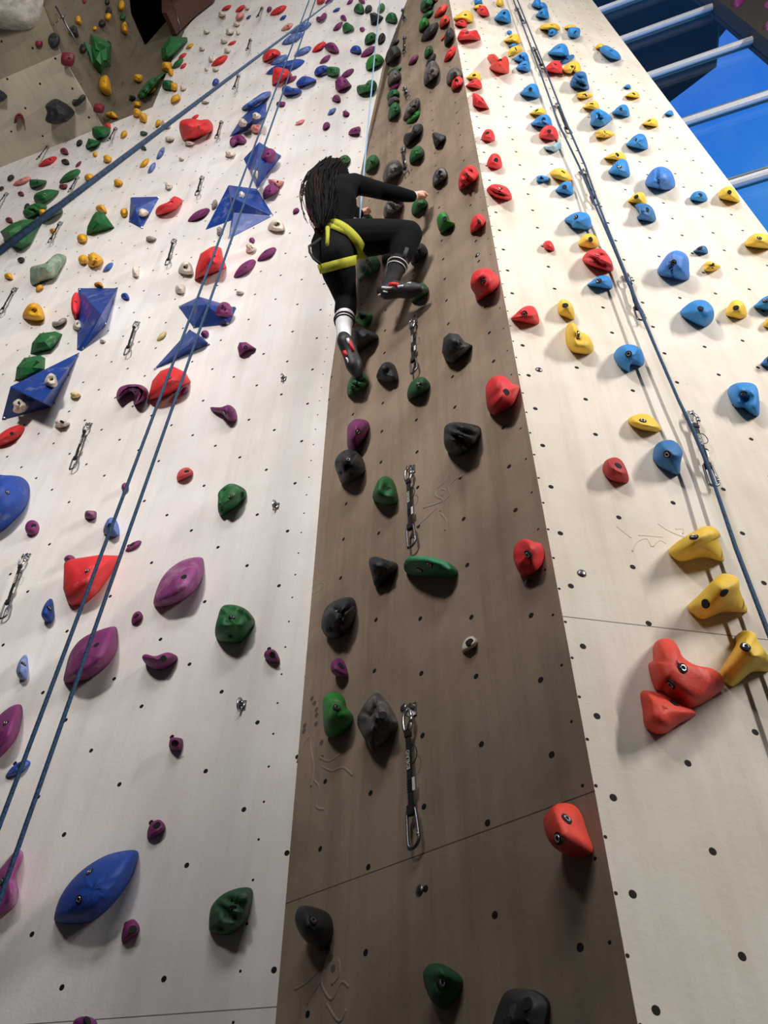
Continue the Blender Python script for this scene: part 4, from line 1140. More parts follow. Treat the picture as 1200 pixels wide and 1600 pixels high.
# ------------------------------------------------------------------ ropes
def rope_mat(name, c1, c2):
    m, nt, b = newmat(name)
    tc = N(nt, 'ShaderNodeTexCoord').outputs['Object']
    f = nz(nt, tc, 160, 2); f = ramp(nt, f, .45, .6)
    nt.links.new(mixc(nt, f, c1, c2), b.inputs['Base Color']); b.inputs['Roughness'].default_value = .8; return m
M_ROPE = rope_mat('blue_rope', srgb(34, 70, 104), srgb(20, 42, 70))
M_ROPEL = rope_mat('pale_blue_rope', srgb(142, 174, 198), srgb(112, 150, 184))
def rope(name, strands, r, m, label):
    mb = MB()
    for s in strands: mb.tube(s, r, 8)
    o = mb.build(name, m, None, True); tag(o, label, 'rope'); return o
def vline(px, py, dep, z0, z1, nn=24):
    p = depth_pt(px, py, dep); return [np.array([p[0], p[1], z]) for z in np.linspace(z0, z1, nn)]
s1 = vline(108, 1000, 2.1, .4, 0); s2 = vline(142, 1000, 2.1, .4, 0)
b1, b2 = s1[0], s2[0]
# find height where the pair reaches the top of the frame
zt = 1.4
for z in np.linspace(3, 40, 400):
    if proj(np.array([b2[0], b2[1], z]))[1] < -25: zt = z; break
L_ = [np.array([b1[0], b1[1], z]) for z in np.linspace(.3, zt, 40)]
mid = (b1 + b2) / 2
arc = [np.array([mid[0], mid[1], zt]) + (b1 - mid) * math.cos(t) * np.array([1, 1, 0]) + Z * .03 * math.sin(t) for t in np.linspace(.3, math.pi - .3, 6)]
R_ = [np.array([b2[0], b2[1], z]) for z in np.linspace(zt, .3, 40)]
rope('rope', [L_ + arc + R_], .0058, M_ROPE, 'doubled blue top rope hanging down across the left wall')
pxs = [(797, -14), (845, 116), (874, 196), (905, 260), (932, 325), (958, 385), (985, 450), (1022, 538), (1060, 625), (1082, 672), (1107, 730), (1150, 855), (1200, 985), (1260, 1140)]
pys = [(806, -6), (852, 108), (884, 190), (914, 258), (936, 322), (960, 384), (986, 449), (1022, 537), (1060, 625), (1083, 671), (1107, 730), (1149, 856), (1199, 987), (1258, 1142)]
ra = [WALLS['R'](x, y, .045)[0] for x, y in pxs]; rb = [WALLS['R'](x, y, .075)[0] for x, y in pys]
for q_ in (ra, rb):
    e_ = q_[-1]; q_ += [np.array([e_[0], e_[1] - .02 * j, e_[2] * (1 - j / 5) + .05 * j / 5]) for j in range(1, 6)]
rope('rope', [ra, rb], .0058, M_ROPE, 'blue lead rope clipped diagonally down the sunlit right wall')
cp = WALLS['C'](562, 338, .30)[0]
zt2 = 5
for z in np.linspace(5, 40, 600):
    if proj(np.array([cp[0], cp[1], z]))[1] < -10: zt2 = z; break
rope('rope', [[np.array([cp[0], cp[1], z]) for z in np.linspace(cp[2] - .25, zt2, 20)]], .0056, M_ROPEL, "climber's pale blue rope running straight up beside the corner")
na = depth_pt(-40, 422, .66); nb = depth_pt(96, 324, .80)
nc_ = depth_pt(560, -30, 9.0)
fr = [na + (nc_ - na) * t for t in np.linspace(0, 1, 30)]
rope('rope', [fr], .0036, M_ROPE, 'blurred blue rope close to the camera, crossing the upper left corner')

# ------------------------------------------------------------------ carved figures in the panels
def carve(wall, m, strokes, cx, cy, cs, r=.006):
    for st in strokes:
        pts = smoothpoly_open([(cx + x / cs, cy + y / cs) for x, y in st])
        mb = MB(); mb.tube([WALLS[wall](x, y, -.6 * r)[0] for x, y in pts], r, 8)
        o = mb.build('carved_relief', m, bpy.data.objects['wall_middle' if wall == 'C' else 'wall_right'], True)
def smoothpoly_open(P, n=5):
    P = [P[0]] + list(P) + [P[-1]]; P = np.array(P, float); out = []
    for i in range(1, len(P) - 2):
        p0, p1, p2, p3 = P[i - 1:i + 3]
        for t in np.linspace(0, 1, n, endpoint=False):
            out.append(.5 * ((2 * p1) + (-p0 + p2) * t + (2 * p0 - 5 * p1 + 4 * p2 - p3) * t * t + (-p0 + 3 * p1 - 3 * p2 + p3) * t ** 3))
    out.append(P[-2]); return out
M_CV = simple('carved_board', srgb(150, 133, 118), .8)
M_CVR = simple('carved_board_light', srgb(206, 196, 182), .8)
carve('C', M_CV, [[(925, 790), (900, 850), (845, 900), (840, 950), (890, 975), (860, 1000), (750, 1035)], [(1050, 795), (980, 830), (930, 890), (940, 940), (890, 1000), (870, 1060)], [(880, 900), (910, 910), (880, 950)], [(850, 1030), (780, 1100), (700, 1170)], [(880, 1080), (915, 1130), (905, 1200)]], 500, 570, 4.615)
carve('C', M_CV, [[(20, 610), (60, 500), (100, 440)], [(110, 760), (125, 640), (105, 500), (130, 440)], [(165, 575), (220, 600), (290, 555)], [(180, 635), (240, 660), (310, 640), (370, 690)], [(130, 720), (160, 770), (140, 880), (190, 900)]], 460, 1040, 4)
carve('C', M_CV, [[(210, 720), (160, 770), (110, 800)], [(220, 760), (180, 820), (160, 860)], [(230, 720), (220, 780), (260, 840), (300, 770), (330, 790)], [(290, 680), (290, 740), (260, 780)], [(240, 860), (290, 930), (320, 880)]], 420, 1240, 2.609)
carve('C', M_CV, [[(68, 400), (130, 362), (148, 388), (70, 440)]], 470, 820, 4, .003)
carve('R', M_CVR, [[(250, 810), (300, 850), (345, 885)], [(510, 795), (560, 830), (620, 860), (680, 880)], [(620, 830), (670, 830), (665, 860)], [(350, 970), (380, 910), (440, 890), (470, 940)], [(480, 940), (520, 900), (560, 920)], [(390, 870), (430, 870), (540, 880)]], 900, 620, 4, .0035)
# pits of the carved figures
for wl, lst, cx, cy, cs in [('C', [(110, 205), (125, 235), (138, 275), (138, 310), (135, 365), (65, 375), (60, 410), (170, 480), (170, 575)], 460, 1040, 4), ('C', [(240, 640), (253, 668), (262, 712)], 420, 1240, 2.609)]:
    for x, y in lst:
        P, n = WALLS[wl](cx + x / cs, cy + y / cs); mb = MB(); mb.cyl(P - n * .002, n, .010, .0027, 12)
        mb.build('carved_pit', simple_pit if 'simple_pit' in globals() else globals().setdefault('simple_pit', simple('carved_pit_shade', srgb(96, 80, 68), .9)), bpy.data.objects['wall_middle'])

# ------------------------------------------------------------------ window facade at the right, seen past the wall's edge
Pw = (A + dR * uR) * 1.28; Pw[2] = 0
dF = D(110); nF = face_cam(np.cross(dF, Z), Pw)
def fac(x, y, off=0): return hit(x, y, Pw + nF * off, nF)
M_FRAME = simple('grey_window_frame', srgb(120, 118, 108), .5)
M_FRAMED = simple('black_window_gasket', srgb(18, 18, 20), .5)
M_SILV = simple('aluminium_sill', srgb(205, 205, 210), .35, .25)
def glass_mat():
    m = bpy.data.materials.new('window_glass'); m.use_nodes = True; nt = m.node_tree; nt.nodes.clear()
    o = nt.nodes.new('ShaderNodeOutputMaterial'); t = nt.nodes.new('ShaderNodeBsdfTransparent'); g = nt.nodes.new('ShaderNodeBsdfGlossy')
    g.inputs['Roughness'].default_value = .03; t.inputs[0].default_value = (.93, .95, .97, 1)
    mx = nt.nodes.new('ShaderNodeMixShader'); mx.inputs[0].default_value = .05
    nt.links.new(t.outputs[0], mx.inputs[1]); nt.links.new(g.outputs[0], mx.inputs[2]); nt.links.new(mx.outputs[0], o.inputs[0]); return m
M_GLASS = glass_mat()
zs = [fac(1200 - 2, y)[2] if False else None for y in ()]
barpx = [(940, 20), (972, 65), (1012, 120), (1066, 193), (1140, 293)]
bz_ = [fac(x, y)[2] for x, y in barpx]; st = np.mean(np.diff(bz_)); z5 = bz_[0]
bz_ = [z5 + st * i for i in range(-3, 8)]
print('bars', bz_)
uend = (fac(1150, 50) - Pw) @ dF
u0 = -2.2
bars = sorted(bz_)
for i, zb in enumerate(bars):
    c = Pw + dF * ((u0 + uend) / 2) + Z * zb; hw = (uend - u0) / 2
    mb = MB(); mb.box(c + nF * .02, [dF, Z, nF], (hw, .055, .035), 0); mb.box(c + nF * .06 - Z * .02, [dF, Z, nF], (hw, .022, .01), 1)
    mb.tube([c - dF * hw + nF * .06 - Z * .075, c + dF * hw + nF * .06 - Z * .075], .038, 10, m=2)
    o = mb.build('trim_%d' % (i + 1), [M_FRAME, M_FRAMED, M_SILV]); o['kind'] = 'structure'
    if i:
        za = bars[i - 1]; c = Pw + dF * ((u0 + uend) / 2) + Z * (za + zb) / 2
        mb = MB(); mb.box(c, [dF, Z, nF], (hw, (zb - za) / 2 - .07, .008)); o = mb.build('window_%d' % i, M_GLASS); o['kind'] = 'structure'
# pillar closing the glass and the dark wall beyond it
M_BRN = simple('dark_brown_beam', srgb(44, 38, 32), .7)
zc0, zc1 = bars[0] - 1, bars[-1] + 1
mb = MB(); mb.box(Pw + dF * (uend + .2) + Z * (zc0 + zc1) / 2 + nF * .06, [dF, Z, nF], (.2, (zc1 - zc0) / 2, .12)); o = mb.build('trim_20', M_BRN); o['kind'] = 'structure'
M_FR = wall_mat('painted_board_far_right', srgb(128, 116, 96), srgb(90, 80, 62), .1, .36, .1, .36, -50)
mb = MB(); mb.box(Pw + dF * (uend + .4 + 1.5) + Z * (zc0 + zc1) / 2 + nF * .02, [dF, Z, nF], (1.5, (zc1 - zc0) / 2, .06)); o = mb.build('wall_far_right', M_FR); o['kind'] = 'structure'
for bb, cc, lb in [((1144, -8, 1168, 22), 'purple', 'upper left purple hold in the far top right corner'), ((1168, -12, 1180, 8), 'purple', 'small purple hold at the very top right edge of the photo'), ((1190, 0, 1215, 22), 'purple', 'purple hold on the far right wall at the frame edge'), ((1192, 30, 1218, 58), 'purple', 'lowest purple hold in the far top right corner'), ((1168, 14, 1186, 30), 'cream', 'cream hold in the far top right corner')]:
    h = dict(bb=bb, px=None, wall='X', col=cc, shape='dropl', land='')
    WALLS['X'] = lambda x, y, o=0: (hit(x, y, Pw + nF * (.08 + o), nF), nF)
    X, Fs, style, Pc, n, fr_, _, _ = fit(h, 900 + bb[0]); o = link('climbing_hold', X, Fs, hmat(cc))
    avg = sum((np.array(p.normal) * p.area for p in o.data.polygons), np.zeros(3))
    if avg @ n < 0: o.data.flip_normals()
    tag(o, lb, 'climbing hold', 'climbing holds on the far right wall')
# neighbouring building outside the glass
def outp(x, y, dd=3.0): return hit(x, y, Pw - nF * dd, nF)
M_EXT = simple('dark_building_outside', srgb(26, 24, 24), .8)
pts = [(820, -190), (1120, -190), (1180, -60), (1165, -10), (1123, 40), (1119, 84), (1035, 147), (990, 172), (930, 140)]
pp = [outp(x, y) for x, y in pts]; bm_ = MB(); kk = len(pp)
bm_.add(pp + [p - nF * .25 for p in pp], [tuple(range(kk)), tuple(range(kk, 2 * kk))] + [(i, (i + 1) % kk, kk + (i + 1) % kk, kk + i) for i in range(kk)])
tag(bm_.build('building', M_EXT), 'dark neighbouring building seen through the upper window panes', 'building')

# ------------------------------------------------------------------ top left: plate painted with the recess's dark, timber housing and grey boulder
M_REC = simple('recess_shade_black', srgb(3, 3, 3), 1); M_REC.node_tree.nodes['Principled BSDF'].inputs['Specular IOR Level'].default_value = 0
M_WOOD = simple('brown_timber', srgb(74, 44, 26), .6)
def onQ(x, y, o=0): return hit(x, y, Qp + nQ * o, nQ)
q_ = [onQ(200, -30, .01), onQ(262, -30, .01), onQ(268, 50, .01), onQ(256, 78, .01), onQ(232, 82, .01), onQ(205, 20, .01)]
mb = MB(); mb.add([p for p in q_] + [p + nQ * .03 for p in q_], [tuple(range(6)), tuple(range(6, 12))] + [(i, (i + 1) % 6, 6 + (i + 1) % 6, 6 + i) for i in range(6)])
o = mb.build('trim_21', M_REC); o['kind'] = 'structure'  # flat black plate, the opening's shade put into its colour
def onF(x, y, o=0): return hitL(x, y, o)[0]
nF2 = hitL(300, 20)[1]
q_ = [onF(262, -30, .03), onF(352, -40, .03), onF(334, 2, .03), onF(306, 24, .03), onF(276, 54, .03), onF(269, 54, .03)]
mb = MB(); mb.add([p for p in q_] + [p + nF2 * .30 - Z * .0 for p in q_], [tuple(range(6)), tuple(range(6, 12))] + [(i, (i + 1) % 6, 6 + (i + 1) % 6, 6 + i) for i in range(6)])
tag(mb.build('timber_housing', M_WOOD), 'brown timber housing beside the dark recess at the top left', 'box')
mb = MB(); a_ = onF(266, -10, .36); b_ = onF(282, 46, .36); mb.tube([a_, b_], .010, 8); tag(mb.build('cable', M_STEELD, None, True), 'thin pale cable running down the brown timber housing', 'cable')
h = dict(bb=(-45, -60, 74, 50), px=None, wall='W', col='greyw', shape='box', land='')
V, Fs, style, _, _ = template(h, 77, 100)
P, n = WALLS['W'](14, -4)
e1, e2 = px_frame('W', 14, -4, n, P); X = P + V[:, :1] * e1 * 54 + V[:, 1:2] * e2 * 50 + V[:, 2:3] * n * .45
M_BOULD = hold_mat('grey_stone_look', (122, 116, 104), .5, .35)
o = link('hanging_boulder', X, Fs, M_BOULD)
avg = sum((np.array(p.normal) * p.area for p in o.data.polygons), np.zeros(3))
if avg @ n < 0: o.data.flip_normals()
tag(o, 'grey mottled stone-like boulder in the extreme top left corner', 'boulder')
# thin seam strip along the panel edge
p0, p1 = WALLS['W'](87, 10, .01)[0], WALLS['W'](122, 70, .01)[0]
mb = MB(); mb.tube([p0, p1], .014, 6); o = mb.build('trim_22', M_STEELD, None, True); o['kind'] = 'structure'
# ------------------------------------------------------------------ the climber
def PC(x, y, off): return hit(x, y, A + nC * off, nC)
M_SKIN = simple('skin', srgb(226, 178, 158), .5)
M_TOP = simple('black_knit', srgb(9, 9, 13), .95, bump=.2)
M_LEG = simple('black_leggings', srgb(9, 9, 12), .85)
M_LEGP = simple('sheer_panel', srgb(46, 44, 50), .6)
M_HAIR = simple('dark_brown_hair', srgb(17, 12, 12), .6)
M_HAIRR = simple('red_brown_hair', srgb(96, 44, 46), .5)
M_HARN = simple('lime_webbing', srgb(172, 172, 38), .75)
M_SHOE = simple('black_rubber', srgb(27, 26, 28), .55)
M_RED = simple('red_mesh', srgb(206, 26, 44), .6)
M_WHT = simple('white_knit', srgb(226, 222, 226), .8)
M_TAB = simple('dark_red_webbing', srgb(66, 16, 28), .8)
M_BSOCK = simple('black_sock', srgb(20, 19, 22), .9)
for _m in (M_TOP, M_LEG, M_HAIR, M_HAIRR): _m.node_tree.nodes['Principled BSDF'].inputs['Specular IOR Level'].default_value = .15
J = dict(pelvis=PC(519, 385, .43), waist=PC(522, 352, .47), chest=PC(528, 318, .50), neckb=PC(534, 287, .52), head=PC(515, 270, .545),
         rsh=PC(553, 287, .44), relb=PC(603, 300, .33), rwri=PC(643, 307, .20), lsh=PC(508, 300, .52), lelb=PC(538, 322, .30), lwri=PC(562, 334, .115),
         lhip=PC(524, 402, .42), lknee=PC(541, 470, .235), lank=PC(537, 514, .225), lheel=PC(538, 531, .225), ltoe=PC(559, 585, .105),
         rhip=PC(526, 375, .43), rknee=PC(638, 367, .185), rank=PC(614, 434, .165), rheel=PC(602, 456, .185), rtoe=PC(653, 452, .10))
print('BONES', {a + '-' + b: round(float(np.linalg.norm(J[a] - J[b])), 2) for a, b in [('pelvis', 'waist'), ('waist', 'chest'), ('chest', 'neckb'), ('neckb', 'head'), ('rsh', 'relb'), ('relb', 'rwri'), ('lsh', 'lelb'), ('lelb', 'lwri'), ('lhip', 'lknee'), ('lknee', 'lank'), ('lheel', 'ltoe'), ('rhip', 'rknee'), ('rknee', 'rank'), ('rheel', 'rtoe'), ('rsh', 'lsh'), ('lhip', 'rhip')]})
print('Z', {a: round(float(v[2]), 2) for a, v in J.items()})
croot = empty('person', J['ltoe'])
def skin(name, nodes, edges, root, mat, parent=croot, vox=.009, sm=5):
    """one continuous surface grown round a jointed skeleton with a radius at every joint"""
    R = {k_: (float(np.mean(v[1])) if isinstance(v[1], tuple) else v[1]) for k_, v in nodes.items()}
    mb = MB()
    def ball(c, r):
        pts = [c + Z * r * math.cos(t) for t in np.linspace(0, math.pi, 9)]
        mb.tube(pts, [max(1e-4, r * math.sin(t)) for t in np.linspace(0, math.pi, 9)], 14)
    for k_, v in nodes.items(): ball(np.array(v[0]), R[k_])
    for a, b in edges:
        pa, pb = np.array(nodes[a][0]), np.array(nodes[b][0])
        if np.linalg.norm(pa - pb) > 1e-4: mb.tube([pa, pa * .5 + pb * .5, pb], [R[a], (R[a] + R[b]) / 2, R[b]], 14)
    o = mb.build(name, mat, None, True)
    rm = o.modifiers.new('r', 'REMESH'); rm.mode = 'VOXEL'; rm.voxel_size = vox; rm.use_smooth_shade = True
    sm_ = o.modifiers.new('s', 'SMOOTH'); sm_.factor = .5; sm_.iterations = sm
    dg = bpy.context.evaluated_depsgraph_get(); dg.update(); m2 = bpy.data.meshes.new_from_object(o.evaluated_get(dg))
    o.modifiers.clear(); o.data = m2; m2.materials.clear(); m2.materials.append(mat)
    m2.polygons.foreach_set('use_smooth', [True] * len(m2.polygons))
    if parent: setp(o, parent)
    return o
def lerp(a, b, t): return J[a] * (1 - t) + J[b] * t
Lh = J['lsh']; side = nrm(J['rsh'] - J['lsh'])
def torso(g=0):
    return {'pelvis': (J['pelvis'], (.125 + g, .105 + g)), 'belly': (lerp('pelvis', 'waist', .55), (.108 + g, .09 + g)), 'waist': (J['waist'], (.10 + g, .085 + g)),
            'ribs': (lerp('waist', 'chest', .6), (.112 + g, .09 + g)), 'chest': (J['chest'], (.12 + g, .095 + g)), 'upper': (lerp('chest', 'neckb', .55), (.10 + g, .08 + g)), 'neckb': (J['neckb'], .055 + g)}
def arms(g=0):
    d = {'rsh': (J['rsh'], .058 + g), 'ruarm': (lerp('rsh', 'relb', .5), .050 + g), 'relb': (J['relb'], .044 + g), 'rfarm': (lerp('relb', 'rwri', .4), .042 + g), 'rwri': (J['rwri'], .030 + g)}
    d.update({'lsh': (J['lsh'], .058 + g), 'luarm': (lerp('lsh', 'lelb', .5), .050 + g), 'lelb': (J['lelb'], .044 + g), 'lfarm': (lerp('lelb', 'lwri', .4), .040 + g), 'lwri': (J['lwri'], .029 + g)})
    return d
def legs(g=0):
    return {'lhip': (J['lhip'], .098 + g), 'lth': (lerp('lhip', 'lknee', .35), .092 + g), 'lth2': (lerp('lhip', 'lknee', .7), .072 + g), 'lknee': (J['lknee'], .058 + g), 'lcalf': (lerp('lknee', 'lank', .4), .058 + g), 'lank': (J['lank'], .038 + g),
            'rhip': (J['rhip'], .102 + g), 'rth': (lerp('rhip', 'rknee', .3), .104 + g), 'rth2': (lerp('rhip', 'rknee', .68), .092 + g), 'rknee': (J['rknee'], .076 + g), 'rcalf': (lerp('rknee', 'rank', .4), .066 + g), 'rank': (J['rank'], .040 + g)}
E_T = [('pelvis', 'belly'), ('belly', 'waist'), ('waist', 'ribs'), ('ribs', 'chest'), ('chest', 'upper'), ('upper', 'neckb')]
E_A = [('upper', 'rsh'), ('rsh', 'ruarm'), ('ruarm', 'relb'), ('relb', 'rfarm'), ('rfarm', 'rwri'), ('upper', 'lsh'), ('lsh', 'luarm'), ('luarm', 'lelb'), ('lelb', 'lfarm'), ('lfarm', 'lwri')]
E_L = [('pelvis', 'lhip'), ('lhip', 'lth'), ('lth', 'lth2'), ('lth2', 'lknee'), ('lknee', 'lcalf'), ('lcalf', 'lank'), ('pelvis', 'rhip'), ('rhip', 'rth'), ('rth', 'rth2'), ('rth2', 'rknee'), ('rknee', 'rcalf'), ('rcalf', 'rank')]
nodes = torso(-.012); nodes.update(arms(-.008)); nodes.update(legs(-.008)); edges = E_T + E_A + E_L
# head with nose, chin and ears
hd = J['head']; up_ = nrm(hd - J['neckb']); fwd_ = nrm(-nC + Z * .35); fwd_ = nrm(fwd_ - (fwd_ @ up_) * up_); sd = nrm(np.cross(fwd_, up_))
hc = J['neckb'] + up_ * .20
nodes['neck'] = (J['neckb'] + up_ * .07, .046); nodes['skull'] = (J['neckb'] + up_ * .15, (.066, .07)); nodes['brow'] = (hc + up_ * .015, (.074, .082)); nodes['crown'] = (hc + up_ * .065, (.05, .058))
nodes['nose'] = (hc - up_ * .02 + fwd_ * .088, .011); nodes['chin'] = (hc - up_ * .075 + fwd_ * .062, .026)
nodes['mouth'] = (hc - up_ * .055 + fwd_ * .075, .016)
nodes['rear'] = (hc - up_ * .01 + sd * .083, .013); nodes['lear'] = (hc - up_ * .01 - sd * .083, .013)
edges += [('neckb', 'neck'), ('neck', 'skull'), ('skull', 'brow'), ('brow', 'crown'), ('brow', 'nose'), ('skull', 'chin'), ('chin', 'mouth'), ('brow', 'rear'), ('brow', 'lear')]
# feet
for s_ in 'lr':
    nodes[s_ + 'heel'] = (J[s_ + 'heel'], .026); nodes[s_ + 'ball'] = (lerp(s_ + 'heel', s_ + 'toe', .65), .030); nodes[s_ + 'toe'] = (J[s_ + 'toe'], .014)
    edges += [(s_ + 'ank', s_ + 'heel'), (s_ + 'heel', s_ + 'ball'), (s_ + 'ball', s_ + 'toe')]
# hands: palm, four fingers over the hold, thumb at the side
def hand(p, wr, knuck, tips, spread, thumb):
    wr = np.array(wr); pm = wr * .45 + knuck * .55
    nodes[p + 'palm'] = (pm, (.030, .016)); edges.append((p + 'wri', p + 'palm'))
    for i_ in range(4):
        o_ = spread * (i_ - 1.5) * .019; kk_ = knuck + o_; tp = tips + o_ * 1.05
        L = (1, 1.12, 1.05, .82)[i_]; md = kk_ * .5 + tp * .5 + Z * .012; tp = kk_ + (tp - kk_) * L
        nodes[f'{p}k{i_}'] = (kk_, .0095); nodes[f'{p}m{i_}'] = (md, .0088); nodes[f'{p}t{i_}'] = (tp, .0075)
        edges.extend([(p + 'palm', f'{p}k{i_}'), (f'{p}k{i_}', f'{p}m{i_}'), (f'{p}m{i_}', f'{p}t{i_}')])
    nodes[p + 'thumb1'] = (pm + thumb * .03, .0115); nodes[p + 'thumb2'] = (pm + thumb * .045 + (tips - knuck) * .7, .0095)
    edges.extend([(p + 'palm', p + 'thumb1'), (p + 'thumb1', p + 'thumb2')])
hand('r', J['rwri'], PC(654, 304, .145), PC(663, 309, .075), nrm(dC + Z * .3) * 1.0, nrm(-dC - Z * .8))
hand('l', J['lwri'], PC(570, 329, .10), PC(575, 335, .05), nrm(dC + Z * .2), nrm(-dC - Z))
body = skin('body', nodes, edges, 'pelvis', M_SKIN, vox=.0055, sm=3)
body['label'] = 'bare hands and neck'
# clothing
t_ = torso(.004); t_.pop('pelvis'); t_['hem'] = (lerp('pelvis', 'waist', .3), (.112, .098)); a_ = arms(.004); t_.update(a_)
sweater = skin('sweater', t_, [('hem', 'belly'), ('belly', 'waist'), ('waist', 'ribs'), ('ribs', 'chest'), ('chest', 'upper'), ('upper', 'neckb')] + E_A, 'waist', M_TOP)
l_ = legs(.003); tt = torso(.006); l_['pelvis'] = tt['pelvis']; l_['belly'] = (lerp('pelvis', 'waist', .35), (.116, .104)); l_['lank'] = l_['lank']
l_['lank'] = (lerp('lknee', 'lank', .72), .046); l_['rank'] = (lerp('rknee', 'rank', .72), .048)
l_['bumr'] = (J['pelvis'] + nC * .035 - Z * .03 + side * .03, (.10, .095))
leggings = skin('leggings', l_, E_L + [('pelvis', 'belly'), ('pelvis', 'bumr')], 'pelvis', M_LEG)
for s_, m_, ms_, lab in (('l', M_WHT, M_BSOCK, 'white sock with two dark stripes'), ('r', M_BSOCK, M_WHT, 'black sock with two white stripes')):
    k0, k1 = J[s_ + 'knee'], J[s_ + 'ank']; ax = nrm(k1 - k0)
    sk = skin('sock', {'a': (lerp(s_ + 'knee', s_ + 'ank', .60), .056), 'b': (lerp(s_ + 'knee', s_ + 'ank', .80), .049), 'c': (k1, .042), 'd': (J[s_ + 'heel'] * .8 + k1 * .2, .036)}, [('a', 'b'), ('b', 'c'), ('c', 'd')], 'b', m_)
    sk['label'] = lab
    u_ = nrm(np.cross(ax, Z + .1)); v_ = np.cross(ax, u_)
    for q in (.70, .78):
        c_ = lerp(s_ + 'knee', s_ + 'ank', q); rr_ = .0575 - (q - .66) * .05
        mb = MB(); mb.tube([c_ + (u_ * math.cos(t) + v_ * math.sin(t)) * rr_ for t in np.linspace(0, 2 * math.pi, 24, endpoint=False)], .0035, 6, True)
        o = mb.build('stripe', ms_, None, True); o.parent = sk
# climbing shoes
for s_ in 'lr':
    H_, T_, K_ = J[s_ + 'heel'], J[s_ + 'toe'], J[s_ + 'ank']; fd = nrm(T_ - H_); up2 = nrm(K_ - H_ - ((K_ - H_) @ fd) * fd)
    sh = skin('climbing_shoe', {'h0': (H_ - fd * .022 + up2 * .012, .034), 'h': (H_ + fd * .01, .043), 'arch': (H_ * .62 + T_ * .38 + up2 * .008, (.043, .040)), 'ball': (H_ * .25 + T_ * .75, (.050, .041)), 'toe': (T_ + fd * .012, (.030, .024)), 'top': (H_ * .8 + T_ * .2 + up2 * .045, .036)},
              [('h0', 'h'), ('h', 'arch'), ('arch', 'ball'), ('ball', 'toe'), ('arch', 'top')], 'arch', M_SHOE)
    sx_ = nrm(np.cross(fd, up2)); sx_ = sx_ if sx_ @ (C0 - H_) > 0 else -sx_
    def pt(o_, name, m_):
        o_ = o_.build(name, m_, None, True); o_.parent = sh; return o_
    mb = MB(); mb.tube([H_ - fd * .03 + up2 * .02, H_ - fd * .052 + up2 * .075, H_ - fd * .062 + up2 * .115], [.010, .009, .008], 8); pt(mb, 'pull_tab', M_TAB)
# sole patch with the small mark, left shoe
bv1 = BVHTree.FromPolygons([Vector(v.co) for v in sh.data.vertices], [tuple(p.vertices) for p in sh.data.polygons])
def bvh_of(o): return BVHTree.FromPolygons([v.co.copy() for v in o.data.vertices], [tuple(p.vertices) for p in o.data.polygons])
shoes = [o for o in croot.children if o.name.startswith('climbing_shoe')]
def decal(obj, path, r, name, m_):
    bt = bvh_of(obj); pts = []
    for x, y in path:
        loc, nn, _, _ = bt.ray_cast(Vector(C0), Vector(ray(x, y)))
        if loc is not None: pts.append(np.array(loc))
    if len(pts) > 1:
        mb = MB(); mb.tube(pts, r, 6); o = mb.build(name, m_, None, True); o.parent = obj
for o in shoes:
    c_ = proj(np.array(o.data.vertices[0].co))
    if c_[0] < 585:
        decal(o, [(538, 549), (541, 556)], .011, 'sole_patch', M_RED); decal(o, [(541, 559), (543, 562), (544, 567)], .0045, 'sole_mark', M_WHT)
        decal(o, [(546, 533), (549, 541), (553, 549)], .010, 'tongue', M_RED); decal(o, [(543, 529), (546, 538)], .008, 'trim_stripe', M_WHT)
    else:
        decal(o, [(599, 455), (603, 456), (606, 457)], .0045, 'heel_mark', M_WHT); decal(o, [(592, 461), (595, 460)], .006, 'heel_dot', M_WHT)
        decal(o, [(608, 445), (615, 444), (622, 446)], .013, 'tongue', M_RED); decal(o, [(597, 449), (606, 450), (613, 450)], .007, 'trim_stripe', M_WHT); decal(o, [(622, 448), (630, 447)], .008, 'trim_stripe', M_WHT); decal(o, [(636, 443), (642, 442)], .005, 'trim_stripe', M_WHT)
decal(leggings, [(636, 388), (633, 396), (630, 404)], .012, 'sheer_panel', M_LEGP)
# hair: cap, hanging mass and loose strands
out_ = nrm(nC + dC * .55)
tl = hc - up_ * .03 + out_ * .055
hk = [(hc + up_ * .112, .012), (hc + up_ * .10 - fwd_ * .002, .05), (hc + up_ * .07 - fwd_ * .008, .082), (hc + up_ * .02 - fwd_ * .016, .096), (hc - up_ * .04 - fwd_ * .03, .092), (tl - Z * .10, .088), (tl - Z * .20 + out_ * .012, .09), (tl - Z * .32 + out_ * .01, .084), (tl - Z * .45, .072), (tl - Z * .57 - out_ * .01, .048), (tl - Z * .68 - out_ * .02, .012)]
hp_ = smoothpoly_open([tuple(p_) + (r_,) for p_, r_ in hk], 4)
mb = MB(); mb.tube([q_[:3] for q_ in hp_], [max(.006, float(q_[3])) for q_ in hp_], 20)
hair = mb.build('hair', M_HAIR, None, True); setp(hair, croot)
rng = random.Random(3); mb = MB()
hp_ = np.array([[float(x) for x in q_] for q_ in hp_]); hl_ = len(hp_)
